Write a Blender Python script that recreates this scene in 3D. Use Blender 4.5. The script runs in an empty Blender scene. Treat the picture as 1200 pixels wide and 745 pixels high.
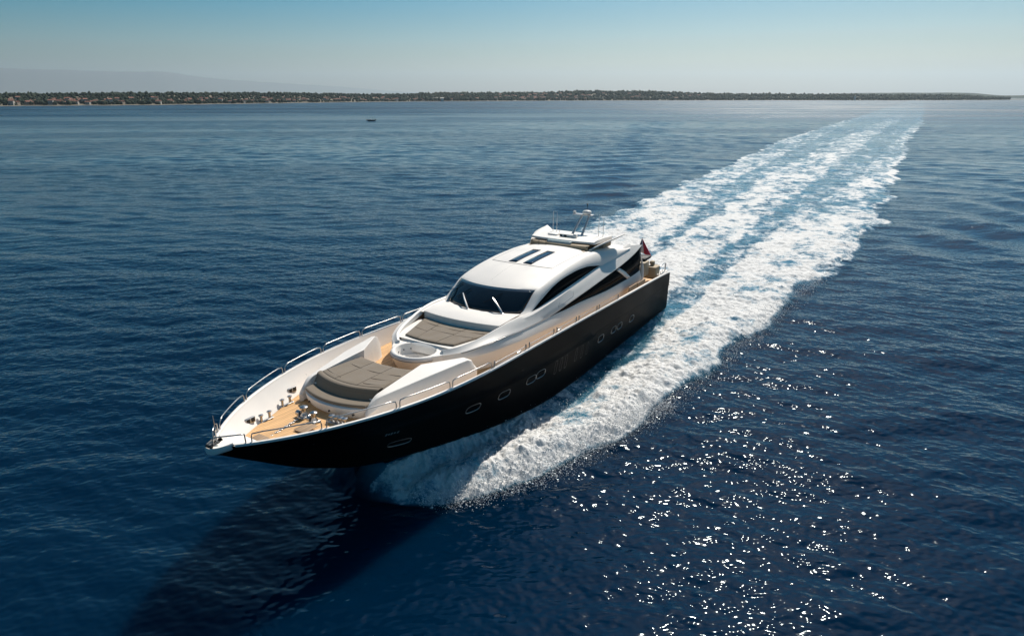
import bpy, math, random
import numpy as np
from mathutils import Vector, Matrix
R = math.radians
random.seed(7); rng = np.random.default_rng(7)
scn = bpy.context.scene
col = scn.collection

# ------------------------------------------------------------------ camera, sky, sun, exposure
FPX, HCAM, YH = 760.154, 14.022, 112.498
PITCH = math.atan((372.5 - YH) / FPX)
cd = bpy.data.cameras.new('camera'); cam = bpy.data.objects.new('camera', cd); col.objects.link(cam)
cd.sensor_width = 36; cd.lens = FPX / 1200 * 36; cd.clip_start = .1; cd.clip_end = 200000
cam.location = (0, 0, HCAM); cam.rotation_euler = (math.pi / 2 - PITCH, 0, 0)
scn.camera = cam

SUN_AZ, SUN_EL = R(24.5), R(46)
w = bpy.data.worlds.new('World'); scn.world = w; w.use_nodes = True
nt = w.node_tree; nt.nodes.clear()
sky = nt.nodes.new('ShaderNodeTexSky'); sky.sky_type = 'NISHITA'; sky.sun_disc = False
sky.sun_elevation = SUN_EL; sky.sun_rotation = SUN_AZ; sky.altitude = 0
sky.air_density = 1.0; sky.dust_density = 1.1; sky.ozone_density = 4.0
bg = nt.nodes.new('ShaderNodeBackground'); bg.inputs[1].default_value = .050
hs = nt.nodes.new('ShaderNodeHueSaturation'); hs.inputs['Hue'].default_value = .48; hs.inputs['Saturation'].default_value = 2.3
wo = nt.nodes.new('ShaderNodeOutputWorld')
nt.links.new(sky.outputs[0], hs.inputs['Color']); nt.links.new(hs.outputs[0], bg.inputs[0]); nt.links.new(bg.outputs[0], wo.inputs[0])

ld = bpy.data.lights.new('sun', 'SUN'); ld.energy = 4.8; ld.angle = R(.53); ld.color = (1, .93, .83)
sun = bpy.data.objects.new('sun', ld); col.objects.link(sun)
sdir = Vector((math.sin(SUN_AZ) * math.cos(SUN_EL), math.cos(SUN_AZ) * math.cos(SUN_EL), math.sin(SUN_EL)))
sun.rotation_euler = sdir.to_track_quat('Z', 'Y').to_euler()

vs = scn.view_settings; vs.view_transform = 'Standard'; vs.look = 'None'; vs.exposure = .2; vs.gamma = 1; vs.use_curve_mapping = False
cy = scn.cycles
cy.use_denoising = True; cy.max_bounces = 8; cy.volume_bounces = 0; cy.transparent_max_bounces = 8
cy.sample_clamp_direct = 14; cy.sample_clamp_indirect = 4

# ------------------------------------------------------------------ helpers
def tag(o, label=None, cat=None, group=None, kind=None):
    if label: o['label'] = label
    if cat: o['category'] = cat
    if group: o['group'] = group
    if kind: o['kind'] = kind
    return o
def empty(name, loc=(0, 0, 0)):
    o = bpy.data.objects.new(name, None); o.location = loc; col.objects.link(o); return o
class MB:
    def __init__(s): s.v = []; s.f = []; s.m = []
    def add(s, v, f, mi=0):
        n = len(s.v); s.v += [tuple(map(float, p)) for p in v]; s.f += [tuple(i + n for i in q) for q in f]; s.m += [mi] * len(f); return s
    def grid(s, rows, mi=0, closed=False, flip=False):
        a, b = len(rows), len(rows[0]); fs = []
        for i in range(a - 1):
            for j in range(b if closed else b - 1):
                k = (j + 1) % b
                q = (i * b + j, i * b + k, (i + 1) * b + k, (i + 1) * b + j)
                fs.append(q[::-1] if flip else q)
        return s.add([p for r in rows for p in r], fs, mi)
    def poly(s, pts, mi=0): return s.add(pts, [tuple(range(len(pts)))], mi)
    def prism(s, pts, vec, mi=0):
        n = len(pts); t = [tuple(np.add(p, vec)) for p in pts]
        fs = [tuple(range(n))[::-1], tuple(range(n, 2 * n))] + [(i, (i + 1) % n, n + (i + 1) % n, n + i) for i in range(n)]
        return s.add(list(pts) + t, fs, mi)
    def box(s, c, d, rz=0, ry=0, bev=0, mi=0):
        M = Matrix.Rotation(rz, 3, 'Z') @ Matrix.Rotation(ry, 3, 'Y')
        x, y, z = d[0] / 2, d[1] / 2, d[2] / 2
        if bev <= 0:
            vs_ = [(sx * x, sy * y, sz * z) for sz in (-1, 1) for sx, sy in ((-1, -1), (1, -1), (1, 1), (-1, 1))]
            fs = [(3, 2, 1, 0), (4, 5, 6, 7)] + [(i, (i + 1) % 4, 4 + (i + 1) % 4, 4 + i) for i in range(4)]
            return s.add([tuple(M @ Vector(p) + Vector(c)) for p in vs_], fs, mi)
        rows = []
        for zz, ins in ((-z, bev), (-z + bev, 0), (z - bev, 0), (z - bev * .3, bev * .3), (z, bev)):
            ring = []
            for cx_, cy_, a0 in ((1, 1, 0), (-1, 1, 90), (-1, -1, 180), (1, -1, 270)):
                for a in (0, 30, 60, 90):
                    an = R(a0 + a); r = bev
                    ring.append(((cx_ * (x - bev)) + (r - ins) * math.cos(an), (cy_ * (y - bev)) + (r - ins) * math.sin(an), zz))
            rows.append([tuple(M @ Vector(p) + Vector(c)) for p in ring])
        s.grid(rows, mi, closed=True)
        s.poly(rows[0][::-1], mi); s.poly(rows[-1], mi); return s
    def tube(s, pts, r, n=8, mi=0, closed=False):
        P = [Vector(p) for p in pts]; rows = []; N = len(P)
        up = Vector((0, 0, 1)); prev = None
        for i, p in enumerate(P):
            if closed: t = P[(i + 1) % N] - P[i - 1]
            else: t = P[min(i + 1, N - 1)] - P[max(i - 1, 0)]
            t.normalize()
            if prev is None:
                a = t.cross(up if abs(t.z) < .9 else Vector((1, 0, 0))).normalized()
            else: a = (prev - t * prev.dot(t)).normalized()
            prev = a; b = t.cross(a)
            rr = r[i] if isinstance(r, (list, tuple)) else r
            rows.append([tuple(p + (a * math.cos(2 * math.pi * k / n) + b * math.sin(2 * math.pi * k / n)) * rr) for k in range(n)])
        if closed: rows.append(rows[0])
        s.grid(rows, mi, closed=True, flip=True)
        if not closed: s.poly(rows[0], mi); s.poly(rows[-1][::-1], mi)
        return s
    def lathe(s, c, prof, n=24, mi=0, sx=1, sy=1, cap=True):
        rows = [[(c[0] + r * sx * math.cos(2 * math.pi * k / n), c[1] + r * sy * math.sin(2 * math.pi * k / n), c[2] + z) for k in range(n)] for r, z in prof]
        s.grid(rows, mi, closed=True)
        if cap:
            if prof[0][0] > 1e-4: s.poly(rows[0][::-1], mi)
            if prof[-1][0] > 1e-4: s.poly(rows[-1], mi)
        return s
    def mirror(s):
        n = len(s.v); s.v += [(x, -y, z) for x, y, z in s.v]; s.f += [tuple(i + n for i in q)[::-1] for q in s.f]; s.m += s.m[:]; return s
    def build(s, name, mat, parent=None, ang=35, thick=0, bevel=0):
        me = bpy.data.meshes.new(name); me.from_pydata(s.v, [], s.f)
        for m in (mat if isinstance(mat, (list, tuple)) else [mat]): me.materials.append(m)
        me.polygons.foreach_set('material_index', s.m); me.validate(); me.update()
        import bmesh
        bm = bmesh.new(); bm.from_mesh(me); bmesh.ops.remove_doubles(bm, verts=bm.verts, dist=1e-5)
        bmesh.ops.recalc_face_normals(bm, faces=bm.faces); bm.to_mesh(me); bm.free()
        me.shade_smooth(); me.set_sharp_from_angle(angle=R(ang))
        o = bpy.data.objects.new(name, me); col.objects.link(o)
        if thick:
            md = o.modifiers.new('solid', 'SOLIDIFY'); md.thickness = thick; md.offset = 0
        if bevel:
            md = o.modifiers.new('bevel', 'BEVEL'); md.width = bevel; md.segments = 2; md.limit_method = 'ANGLE'; md.angle_limit = R(40)
        if parent: o.parent = parent
        return o
def ip(x, xs, ys):
    """smooth monotone interpolation (xs ascending)"""
    xs = np.asarray(xs, float); ys = np.asarray(ys, float); x = np.clip(np.asarray(x, float), xs[0], xs[-1])
    h = np.diff(xs); d = np.diff(ys) / h; m = np.zeros(len(xs))
    for i in range(1, len(xs) - 1):
        m[i] = 0 if d[i - 1] * d[i] <= 0 else 2 * d[i - 1] * d[i] / (d[i - 1] + d[i])
    m[0], m[-1] = d[0], d[-1]
    i = np.clip(np.searchsorted(xs, x) - 1, 0, len(xs) - 2); t = (x - xs[i]) / h[i]
    return (2*t**3-3*t**2+1)*ys[i] + (t**3-2*t**2+t)*h[i]*m[i] + (-2*t**3+3*t**2)*ys[i+1] + (t**3-t**2)*h[i]*m[i+1]
def curve(pts, n):
    """n points along a smooth curve through pts, even in the chord parameter"""
    P = np.array(pts, float); d = np.r_[0, np.cumsum(np.linalg.norm(np.diff(P, axis=0), axis=1))]
    t = np.linspace(0, d[-1], n); return [tuple(q) for q in np.stack([ip(t, d, P[:, k]) for k in range(3)], 1)]
def lines(mb, L, n, sub=1, mi=0):
    """loft between poly-lines"""
    rows = [np.array(curve(l, n)) for l in L]; out = []
    for a, b in zip(rows[:-1], rows[1:]):
        for k in range(sub): out.append([tuple(p) for p in a + (b - a) * k / sub])
    out.append([tuple(p) for p in rows[-1]]); return mb.grid(out, mi)

# ------------------------------------------------------------------ materials
def mat(name, base, rough=.5, metal=0, coat=0, spec=.5, noise=0, nscale=3., bump=0, bscale=200., sheen=0):
    m = bpy.data.materials.new(name); m.use_nodes = True; t = m.node_tree; b = t.nodes['Principled BSDF']
    b.inputs['Base Color'].default_value = (*base, 1); b.inputs['Roughness'].default_value = rough
    b.inputs['Metallic'].default_value = metal; b.inputs['Coat Weight'].default_value = coat; b.inputs['Coat Roughness'].default_value = .05
    b.inputs['Specular IOR Level'].default_value = spec
    if sheen: b.inputs['Sheen Weight'].default_value = sheen
    tc = t.nodes.new('ShaderNodeTexCoord')
    if noise:
        n = t.nodes.new('ShaderNodeTexNoise'); n.inputs['Scale'].default_value = nscale; n.inputs['Detail'].default_value = 6
        r = t.nodes.new('ShaderNodeMapRange'); r.inputs[1].default_value = .3; r.inputs[2].default_value = .7; r.inputs[3].default_value = 1 - noise; r.inputs[4].default_value = 1 + noise
        x = t.nodes.new('ShaderNodeMix'); x.data_type = 'RGBA'; x.blend_type = 'MULTIPLY'; x.inputs[0].default_value = 1; x.inputs[6].default_value = (*base, 1)
        t.links.new(tc.outputs['Object'], n.inputs['Vector']); t.links.new(n.outputs[0], r.inputs[0]); t.links.new(r.outputs[0], x.inputs[7]); t.links.new(x.outputs[2], b.inputs['Base Color'])
        r2 = t.nodes.new('ShaderNodeMapRange'); r2.inputs[1].default_value = .3; r2.inputs[2].default_value = .7; r2.inputs[3].default_value = rough * .85; r2.inputs[4].default_value = min(1, rough * 1.2)
        t.links.new(n.outputs[0], r2.inputs[0]); t.links.new(r2.outputs[0], b.inputs['Roughness'])
    if bump:
        n = t.nodes.new('ShaderNodeTexNoise'); n.inputs['Scale'].default_value = bscale; n.inputs['Detail'].default_value = 4
        p = t.nodes.new('ShaderNodeBump'); p.inputs['Strength'].default_value = bump; p.inputs['Distance'].default_value = .01
        t.links.new(tc.outputs['Object'], n.inputs['Vector']); t.links.new(n.outputs[0], p.inputs['Height']); t.links.new(p.outputs[0], b.inputs['Normal'])
    return m
M = {}
M['white'] = mat('white_gelcoat', (.82, .78, .73), .5, coat=0, spec=.35, noise=.025, nscale=.8)
M['cream'] = mat('cream_gelcoat', (.74, .66, .57), .35, noise=.03, nscale=1.2)
M['nonskid'] = mat('offwhite_nonskid', (.76, .72, .67), .55, noise=.03, nscale=2, bump=.15)
M['hull'] = mat('black_hull_paint', (.0035, .0035, .004), .33, spec=.012, noise=.15, nscale=.35)
M['boot'] = mat('hull_underside', (.010, .010, .011), .3)
M['glass'] = mat('dark_tinted_glass', (.0045, .0055, .007), .12, spec=.004)
M['wsglass'] = mat('blue_tinted_windscreen', (.008, .016, .026), .06, spec=.4)
M['fabric'] = mat('taupe_cushion_fabric', (.185, .146, .104), .85, noise=.06, nscale=4, bump=.25, bscale=60, sheen=.2)
M['seam'] = mat('cushion_seam', (.05, .043, .037), .9)
M['tan'] = mat('tan_upholstery', (.42, .33, .22), .7, noise=.05, nscale=5)
M['steel'] = mat('polished_steel', (.46, .45, .44), .28, metal=1)
M['rim'] = mat('dull_porthole_rim', (.26, .26, .26), .4, metal=1)
M['rubber'] = mat('black_rubber', (.02, .02, .02), .5)
M['grey'] = mat('grey_panel', (.16, .16, .165), .35)
M['navy'] = mat('skylight_glass', (.010, .028, .055), .06, spec=.6)
M['darkcush'] = mat('dark_grey_cushion', (.02, .021, .024), .7, noise=.1)
M['red'] = mat('flag_red', (.45, .03, .06), .7); M['fwhite'] = mat('flag_white', (.7, .66, .68), .7); M['fblue'] = mat('flag_blue', (.03, .03, .16), .7)
def teak(name, base, dirx=True):
    m = bpy.data.materials.new(name); m.use_nodes = True; t = m.node_tree; b = t.nodes['Principled BSDF']; b.inputs['Roughness'].default_value = .6
    tc = t.nodes.new('ShaderNodeTexCoord'); sp = t.nodes.new('ShaderNodeSeparateXYZ'); t.links.new(tc.outputs['Object'], sp.inputs[0])
    mu = t.nodes.new('ShaderNodeMath'); mu.operation = 'MULTIPLY'; mu.inputs[1].default_value = 1 / .11; t.links.new(sp.outputs[1], mu.inputs[0])
    fr = t.nodes.new('ShaderNodeMath'); fr.operation = 'FRACT'; t.links.new(mu.outputs[0], fr.inputs[0])
    gt = t.nodes.new('ShaderNodeMath'); gt.operation = 'GREATER_THAN'; gt.inputs[1].default_value = .10; t.links.new(fr.outputs[0], gt.inputs[0])
    fl = t.nodes.new('ShaderNodeMath'); fl.operation = 'FLOOR'; t.links.new(mu.outputs[0], fl.inputs[0])
    wn = t.nodes.new('ShaderNodeTexWhiteNoise'); wn.noise_dimensions = '1D'; t.links.new(fl.outputs[0], wn.inputs['W'])
    mp = t.nodes.new('ShaderNodeMapping'); mp.inputs['Scale'].default_value = (1.5, 14, 3); t.links.new(tc.outputs['Object'], mp.inputs[0])
    n = t.nodes.new('ShaderNodeTexNoise'); n.inputs['Scale'].default_value = 2; n.inputs['Detail'].default_value = 5; t.links.new(mp.outputs[0], n.inputs['Vector'])
    ad = t.nodes.new('ShaderNodeMath'); ad.operation = 'ADD'; t.links.new(n.outputs[0], ad.inputs[0])
    sc = t.nodes.new('ShaderNodeMath'); sc.operation = 'MULTIPLY'; sc.inputs[1].default_value = .5; t.links.new(wn.outputs[0], sc.inputs[0]); t.links.new(sc.outputs[0], ad.inputs[1])
    cr = t.nodes.new('ShaderNodeValToRGB'); cr.color_ramp.elements[0].position = .3; cr.color_ramp.elements[1].position = 1.1 if False else 1.0
    cr.color_ramp.elements[0].color = tuple(c * .82 for c in base) + (1,); cr.color_ramp.elements[1].color = tuple(min(1, c * 1.18) for c in base) + (1,)
    t.links.new(ad.outputs[0], cr.inputs[0])
    mx = t.nodes.new('ShaderNodeMix'); mx.data_type = 'RGBA'; mx.inputs[6].default_value = tuple(c * .35 for c in base) + (1,)
    t.links.new(gt.outputs[0], mx.inputs[0]); t.links.new(cr.outputs[0], mx.inputs[7]); t.links.new(mx.outputs[2], b.inputs['Base Color'])
    return m
M['teak'] = teak('teak_planking', (.62, .37, .165)); M['teakdark'] = teak('weathered_teak', (.34, .23, .14))

# ------------------------------------------------------------------ numeric noise
def vnoise(x, y, seed):
    xi = np.floor(x).astype(np.int64); yi = np.floor(y).astype(np.int64); fx = x - xi; fy = y - yi
    fx = fx * fx * fx * (fx * (fx * 6 - 15) + 10); fy = fy * fy * fy * (fy * (fy * 6 - 15) + 10)
    def h(a, b):
        n = (a * 374761393 + b * 668265263 + seed * 982451653) & 0x7fffffff
        n = ((n ^ (n >> 13)) * 1274126177) & 0x7fffffff
        return ((n ^ (n >> 16)) & 0xffff) / 65535.
    return (h(xi, yi) * (1 - fx) + h(xi + 1, yi) * fx) * (1 - fy) + (h(xi, yi + 1) * (1 - fx) + h(xi + 1, yi + 1) * fx) * fy
def fbm(x, y, seed, oct=4, gain=.5):
    a = 1.; s = 0; tot = 0; c, d = math.cos(.6), math.sin(.6)
    for k in range(oct):
        s = s + a * vnoise(x, y, seed + k); tot += a; a *= gain
        x, y = (c * x - d * y) * 2.03 + 11.3, (d * x + c * y) * 2.03 - 7.1
    return s / tot
def sst(a, b, x):
    t = np.clip((x - a) / (b - a), 0, 1); return t * t * (3 - 2 * t)

# ------------------------------------------------------------------ yacht frame of reference (X forward from the stern, Y to port, Z up)
BX, BY, BTH = 7.844, 44.275, .542
bs, bc = math.sin(BTH), math.cos(BTH)
def to_boat(x, y):
    dx, dy = x - BX, y - BY
    return -dx * bs - dy * bc, dx * bc - dy * bs
def to_world(X, Y, Z=0): return (BX - X * bs + Y * bc, BY - X * bc - Y * bs, Z)
def gun(X):
    X = np.asarray(X, float); s = np.clip(X / 32.166, 0, 1); t = np.clip((X - 20.684) / (32.166 - 20.684), 0, 1)
    Y = 3.515 * np.clip(1 - t**2.622, 1e-6, 1)**.843 * (1 - .06 * np.clip((12 - X) / 12, 0, 1)**2)
    return np.maximum(Y, .12), 2.73 + 1.582 * s**.742
def keel(X): return np.interp(X, [0, 16, 20, 23, 25, 27.26, 29.07, 30.43, 31.5, 32.17], [-.7, -.7, -.6, -.3, .15, 1.0, 2.05, 2.95, 3.8, 4.12])
def chine(X):
    return (ip(X, [0, 12, 16, 20, 24, 27, 29, 31, 32.17], [3.1, 3.1, 3.0, 2.6, 1.8, 1.0, .5, .15, .03]),
            ip(X, [0, 12, 16, 20, 24, 27, 29, 31, 32.17], [.05, .08, .12, .38, .85, 1.42, 2.15, 3.35, 4.15]))
def side(X, t):
    Yg, Zg = gun(X); Yc, Zc = chine(X); e = np.interp(X, [0, 14, 22, 28, 30, 32], [.75, .85, 1.1, 1.2, 1.0, .8])
    return Yc + (Yg - Yc) * t**e, Zc + (Zg - Zc) * t
def foot(X):
    """bulwark foot = deck edge"""
    Yg, Zg = gun(X); w_ = np.interp(X, [0, 20, 24, 26.5, 29.5, 31.3], [.16, .18, .42, .5, .5, .25])
    dz = np.interp(X, [0, 20, 26, 29, 31.5], [.58, .62, .72, .68, .45])
    Yc, Zc = chine(X); ys = side(X, np.clip((Zg - dz - .05 - Zc) / (Zg - Zc), 0, 1))[0]
    return np.maximum(np.minimum(Yg - .1 - w_, ys - .07), .03), Zg - dz
def f(v): return float(v)

# ------------------------------------------------------------------ sea: one sheet, split into open sea and the foaming wake
WK_X = [-900, -409, -206, -120, -90, -46, -30, -16, -4.2, 1.9, 6.35, 12.6, 16.4, 19.9, 22.2, 23.3, 24.5, 25.85, 26.5, 27.4]
WK_P = [19, 18.2, 14.2, 14.2, 14.4, 14.5, 14.4, 11.8, 10.3, 9.9, 9.3, 8.5, 7.6, 6.7, 6.15, 5.64, 5.05, 4.06, 3.2, .6]
def foam_field(X, Y):
    """foam density 0..1, aerated-water density with a painted blue shade tint at the bow, height"""
    wob = (fbm(X * .22, Y * .22, 5, 3) - .5) * 2
    edge = ip(X, WK_X, WK_P)
    yo = edge + wob * np.interp(X, [-300, -40, 0, 20, 26], [2.4, 2.0, 1.6, .7, .25])
    S = Y < 0; A = np.abs(Y)
    edge_s = ip(X, [-900, -409, -206, -115, -66, -39, -30, -10, 6, 16, 22, 26, 27.4], [24, 22.5, 22.8, 18.4, 16.8, 15.4, 15.6, 12, 9.3, 7.6, 6.1, 4, .6])
    yo = np.where(S, edge_s + wob * np.interp(X, [-300, -40, 0, 20, 26], [2.2, 1.8, 1.2, .6, .25]), yo)
    hullY = np.where(X > 0, chine(np.clip(X, 0, 32))[0], 3.1)
    # outer bow-wave band
    yi = np.interp(X, [-400, -200, -90, -45, -25, -12, -3, 0, 6, 13, 17, 19, 22, 28], [13.5, 9.6, 7.6, 5.0, 4.0, 4.2, 4.4, 4.2, 4.2, 4.2, 3.9, 3.0, 1.5, 0])
    yi = yi + np.where(S, np.interp(X, [-400, -180, -67, -35, -10], [4, 3.2, 3.0, 1.0, 0]), 0)
    inside = sst(0, np.interp(X, [-400, -60, -20, 10, 26], [1.2, 1.5, 1.6, .9, .35]), yo - A)
    inner = sst(-1.3, .7, A - yi + wob * .5)
    fade = np.interp(X, [-1100, -420, -300, -150, -60, -20, 5, 20, 25, 26.8, 27.4], [.1, .42, .50, .54, .62, .76, .92, .95, .9, .6, 0])
    band = inside * inner * fade
    # bright outer lip further aft
    lip = np.exp(-((A - yo + .9) / np.interp(X, [-400, -100, -20], [1.1, 1.0, .8]))**2) * np.interp(X, [-480, -410, -90, -30, 0, 8], [0, .62, .8, .7, .3, 0])
    lip = np.where(S, lip * np.interp(X, [-400, -60], [1., .8]), lip)
    # light lacy foam between band and wash
    lace = inside * np.interp(X, [-700, -400, -100, -30, 0, 20, 27], [0, .36, .44, .50, .52, .56, .5])
    # turbulent wash from the propellers
    cx_ = np.interp(X, [-400, -320, -180, -90, -30, 0], [1.5, -1.3, -1.7, -2.2, -.9, 0])
    hw = np.interp(X, [-900, -320, -180, -90, -30, -8, 0], [7, 6.4, 7.2, 6.2, 4.0, 3.9, 2.9])
    hw = hw * (1 + .35 * wob)
    wash = sst(0, 1, (hw - np.abs(Y - cx_)) / (hw * .45)) * np.interp(X, [-1100, -420, -300, -180, -60, -1, .5], [.1, .44, .52, .62, .74, .9, 0])
    fo = np.maximum.reduce([band, lip, lace, wash]) * (X < 27.3)
    big = fbm(X * .35 + 40, Y * .6 + 9, 31, 4)
    pat = fbm(X * .07 + 5, Y * .22 + 3, 61, 3)
    fo = fo * (.46 + 1.06 * big) * np.where(X < 2, .70 + .62 * pat, 1)
    sheet = sst(1.0, -.4, A - (hullY + np.interp(X, [16, 20, 24, 26, 27.4], [.2, .6, 1.5, 2.6, 3]))) * np.interp(X, [15, 18, 27.4], [0, 1, 1]) * sst(-.1, .9, yo - A)
    fo = np.maximum(fo, .80 * sheet) * (1 - .05 * sheet) * sst(27.2, 25.6, X - .55 * np.minimum(A, 3))
    fo = np.where((X > .2) & (A < hullY - .25), 0, fo)
    fo = fo * np.where(S, sst(25.5, 22.5, X), 1)
    aer_shade = np.where(S, sst(26, 22.5, X), 1) * (X < 27.3) * np.clip(np.maximum(inside * np.interp(X, [-1100, -400, -60, 0, 15, 20, 26], [.2, .65, .85, .7, .8, 1.2, 1.3]) * sst(27.2, 25.4, X - .5 * np.minimum(A, 3)), wash), 0, 1.4)  # aerated water, raised at the bow to paint in the shade's blue
    # height
    ridge_c = yi * .35 + yo * .65; hump = np.exp(-((A - ridge_c) / np.maximum((yo - yi) * .38, .3))**2)
    hh = hump * np.interp(X, [-120, -45, -20, 0, 12, 20, 24, 26, 27.4], [0, .18, .30, .38, .48, .62, .62, .38, 0]) * sst(-.4, 1.6, yo - A)
    near = np.exp(-np.clip(A - hullY + .1, 0, 9) / .7) * np.interp(X, [10, 16, 20, 24, 26, 27.0, 27.4], [0, .1, .3, .75, .8, .2, 0]) * sst(0, .3, yo - A)
    trough = -.16 * np.exp(-((A - 3.7) / .7)**2) * np.interp(X, [-6, 0, 14, 17], [0, 1, 1, 0])
    rt = np.exp(-((X + 9) / 6.)**2 - (Y / 3.)**2) * .55
    hh = np.maximum(hh, near) + trough + rt
    lump = (fbm(X * 1.9, Y * 1.9, 77, 5, .66) - .5)
    hh = hh + lump * np.clip(fo, 0, 1) * np.interp(X, [-200, -40, 0, 27], [.22, .42, .48, .52])
    return np.clip(fo, 0, 1), aer_shade, hh
def kelvin(X, Y):
    A = np.abs(Y); u = -X
    line = 9 + .315 * u; env = np.exp(-((A - line) / (4 + .035 * u))**2) * np.interp(u, [10, 35, 100, 300, 500], [0, 1, .85, .5, 0])
    k = 2 * math.pi / 9.5; ph = k * (u * math.cos(R(36)) + A * math.sin(R(36)) * -1.0) 
    ph = k * (u * .62 + A * .78)
    return (.19 + .10 * sst(0, 40, Y)) * env * np.sin(ph)
def make_sea():
    ang = np.concatenate([np.linspace(-180, -50, 66)[:-1], np.linspace(-50, 50, 960), np.linspace(50, 180, 66)[1:-1]])
    ang = np.radians(ang); na = len(ang)
    rs = [.5, 2, 4, 6, 8, 9.5]
    r = 10.5
    while r < 26000:
        rs.append(r); r += max(.035, r * (.0022 if r < 70 else .0036 if r < 420 else .012 if r < 2500 else .04))
    rs = np.array(rs); nr = len(rs)
    Rr, Aa = np.meshgrid(rs, ang, indexing='ij')
    x = Rr * np.sin(Aa); y = Rr * np.cos(Aa); z = np.zeros_like(x)
    dr = np.gradient(rs)[:, None]; cell = np.maximum(dr, Rr * np.interp(np.abs(np.degrees(Aa)), [50, 52], [R(100) / 959, R(2)]))
    g = np.random.default_rng(21)
    lam = np.exp(g.uniform(math.log(.55), math.log(11), 64)); lam = np.r_[lam, [14, 19]]
    th = R(255) + g.normal(0, R(30), len(lam)); ph = g.uniform(0, 2 * math.pi, len(lam))
    amp = .0030 * lam**.72
    amp[-2:] = [.03, .03]
    gust = .65 + .7 * fbm(x * .012, y * .03, 3, 3)
    for L, t, p_, a in zip(lam, th, ph, amp):
        k = 2 * math.pi / L; fade = sst(2.2, 4.5, L / cell)
        q = k * (x * math.cos(t) + y * math.sin(t)) + p_
        z += a * fade * (np.sin(q) + .25 * np.sin(2 * q + .5 * math.pi)) * gust
    X, Y = to_boat(x, y)
    fo, aer_shade, hh = foam_field(X, Y)
    z = z * (1 - .45 * np.clip(aer_shade, 0, 1)) + kelvin(X, Y) * sst(2, 4, 9. / cell) + hh * sst(1.2, 3, 3. / cell)
    ins = (X > .3) & (X < 26) & (np.abs(Y) < chine(np.clip(X, 0, 32))[0] - .35)
    z = np.where(ins, np.minimum(z, keel(np.clip(X, 0, 32)) - .2), z)
    idx = np.arange(nr * na).reshape(nr, na)
    a = idx[:-1, :]; b = idx[1:, :]
    q = np.stack([a, np.roll(a, -1, 1), np.roll(b, -1, 1), b], -1)[:, :, ::-1].reshape(-1, 4)
    co = np.stack([x, y, z], -1).reshape(-1, 3); fo = fo.reshape(-1); aer_shade = aer_shade.reshape(-1)
    fm = np.maximum(fo, aer_shade * .5)[q].mean(1)
    isw = fm > .10
    def emit(name, sel, extra=None):
        qs = q[sel]; used = np.unique(qs); mp = np.full(len(co), -1, np.int64); mp[used] = np.arange(len(used)); qs = mp[qs]
        me = bpy.data.meshes.new(name); nv, nf = len(used), len(qs)
        me.vertices.add(nv); me.vertices.foreach_set('co', co[used].astype(np.float32).ravel())
        me.loops.add(nf * 4); me.loops.foreach_set('vertex_index', qs.astype(np.int32).ravel())
        me.polygons.add(nf); me.polygons.foreach_set('loop_start', np.arange(0, nf * 4, 4, dtype=np.int32))
        me.update(calc_edges=True)
        for nm, arr in (('foam', fo), ('aer_shade', aer_shade)):
            at = me.attributes.new(nm, 'FLOAT', 'POINT'); at.data.foreach_set('value', arr[used].astype(np.float32))
        me.materials.append(M['sea']); me.shade_smooth()
        o = bpy.data.objects.new(name, me); col.objects.link(o); return o
    s = emit('sea', ~isw); s['kind'] = 'structure'
    wk = emit('wake_foam', isw)
    tag(wk, 'broad white foaming wake spreading and curving away behind the yacht', 'wake', kind='stuff')
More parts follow.
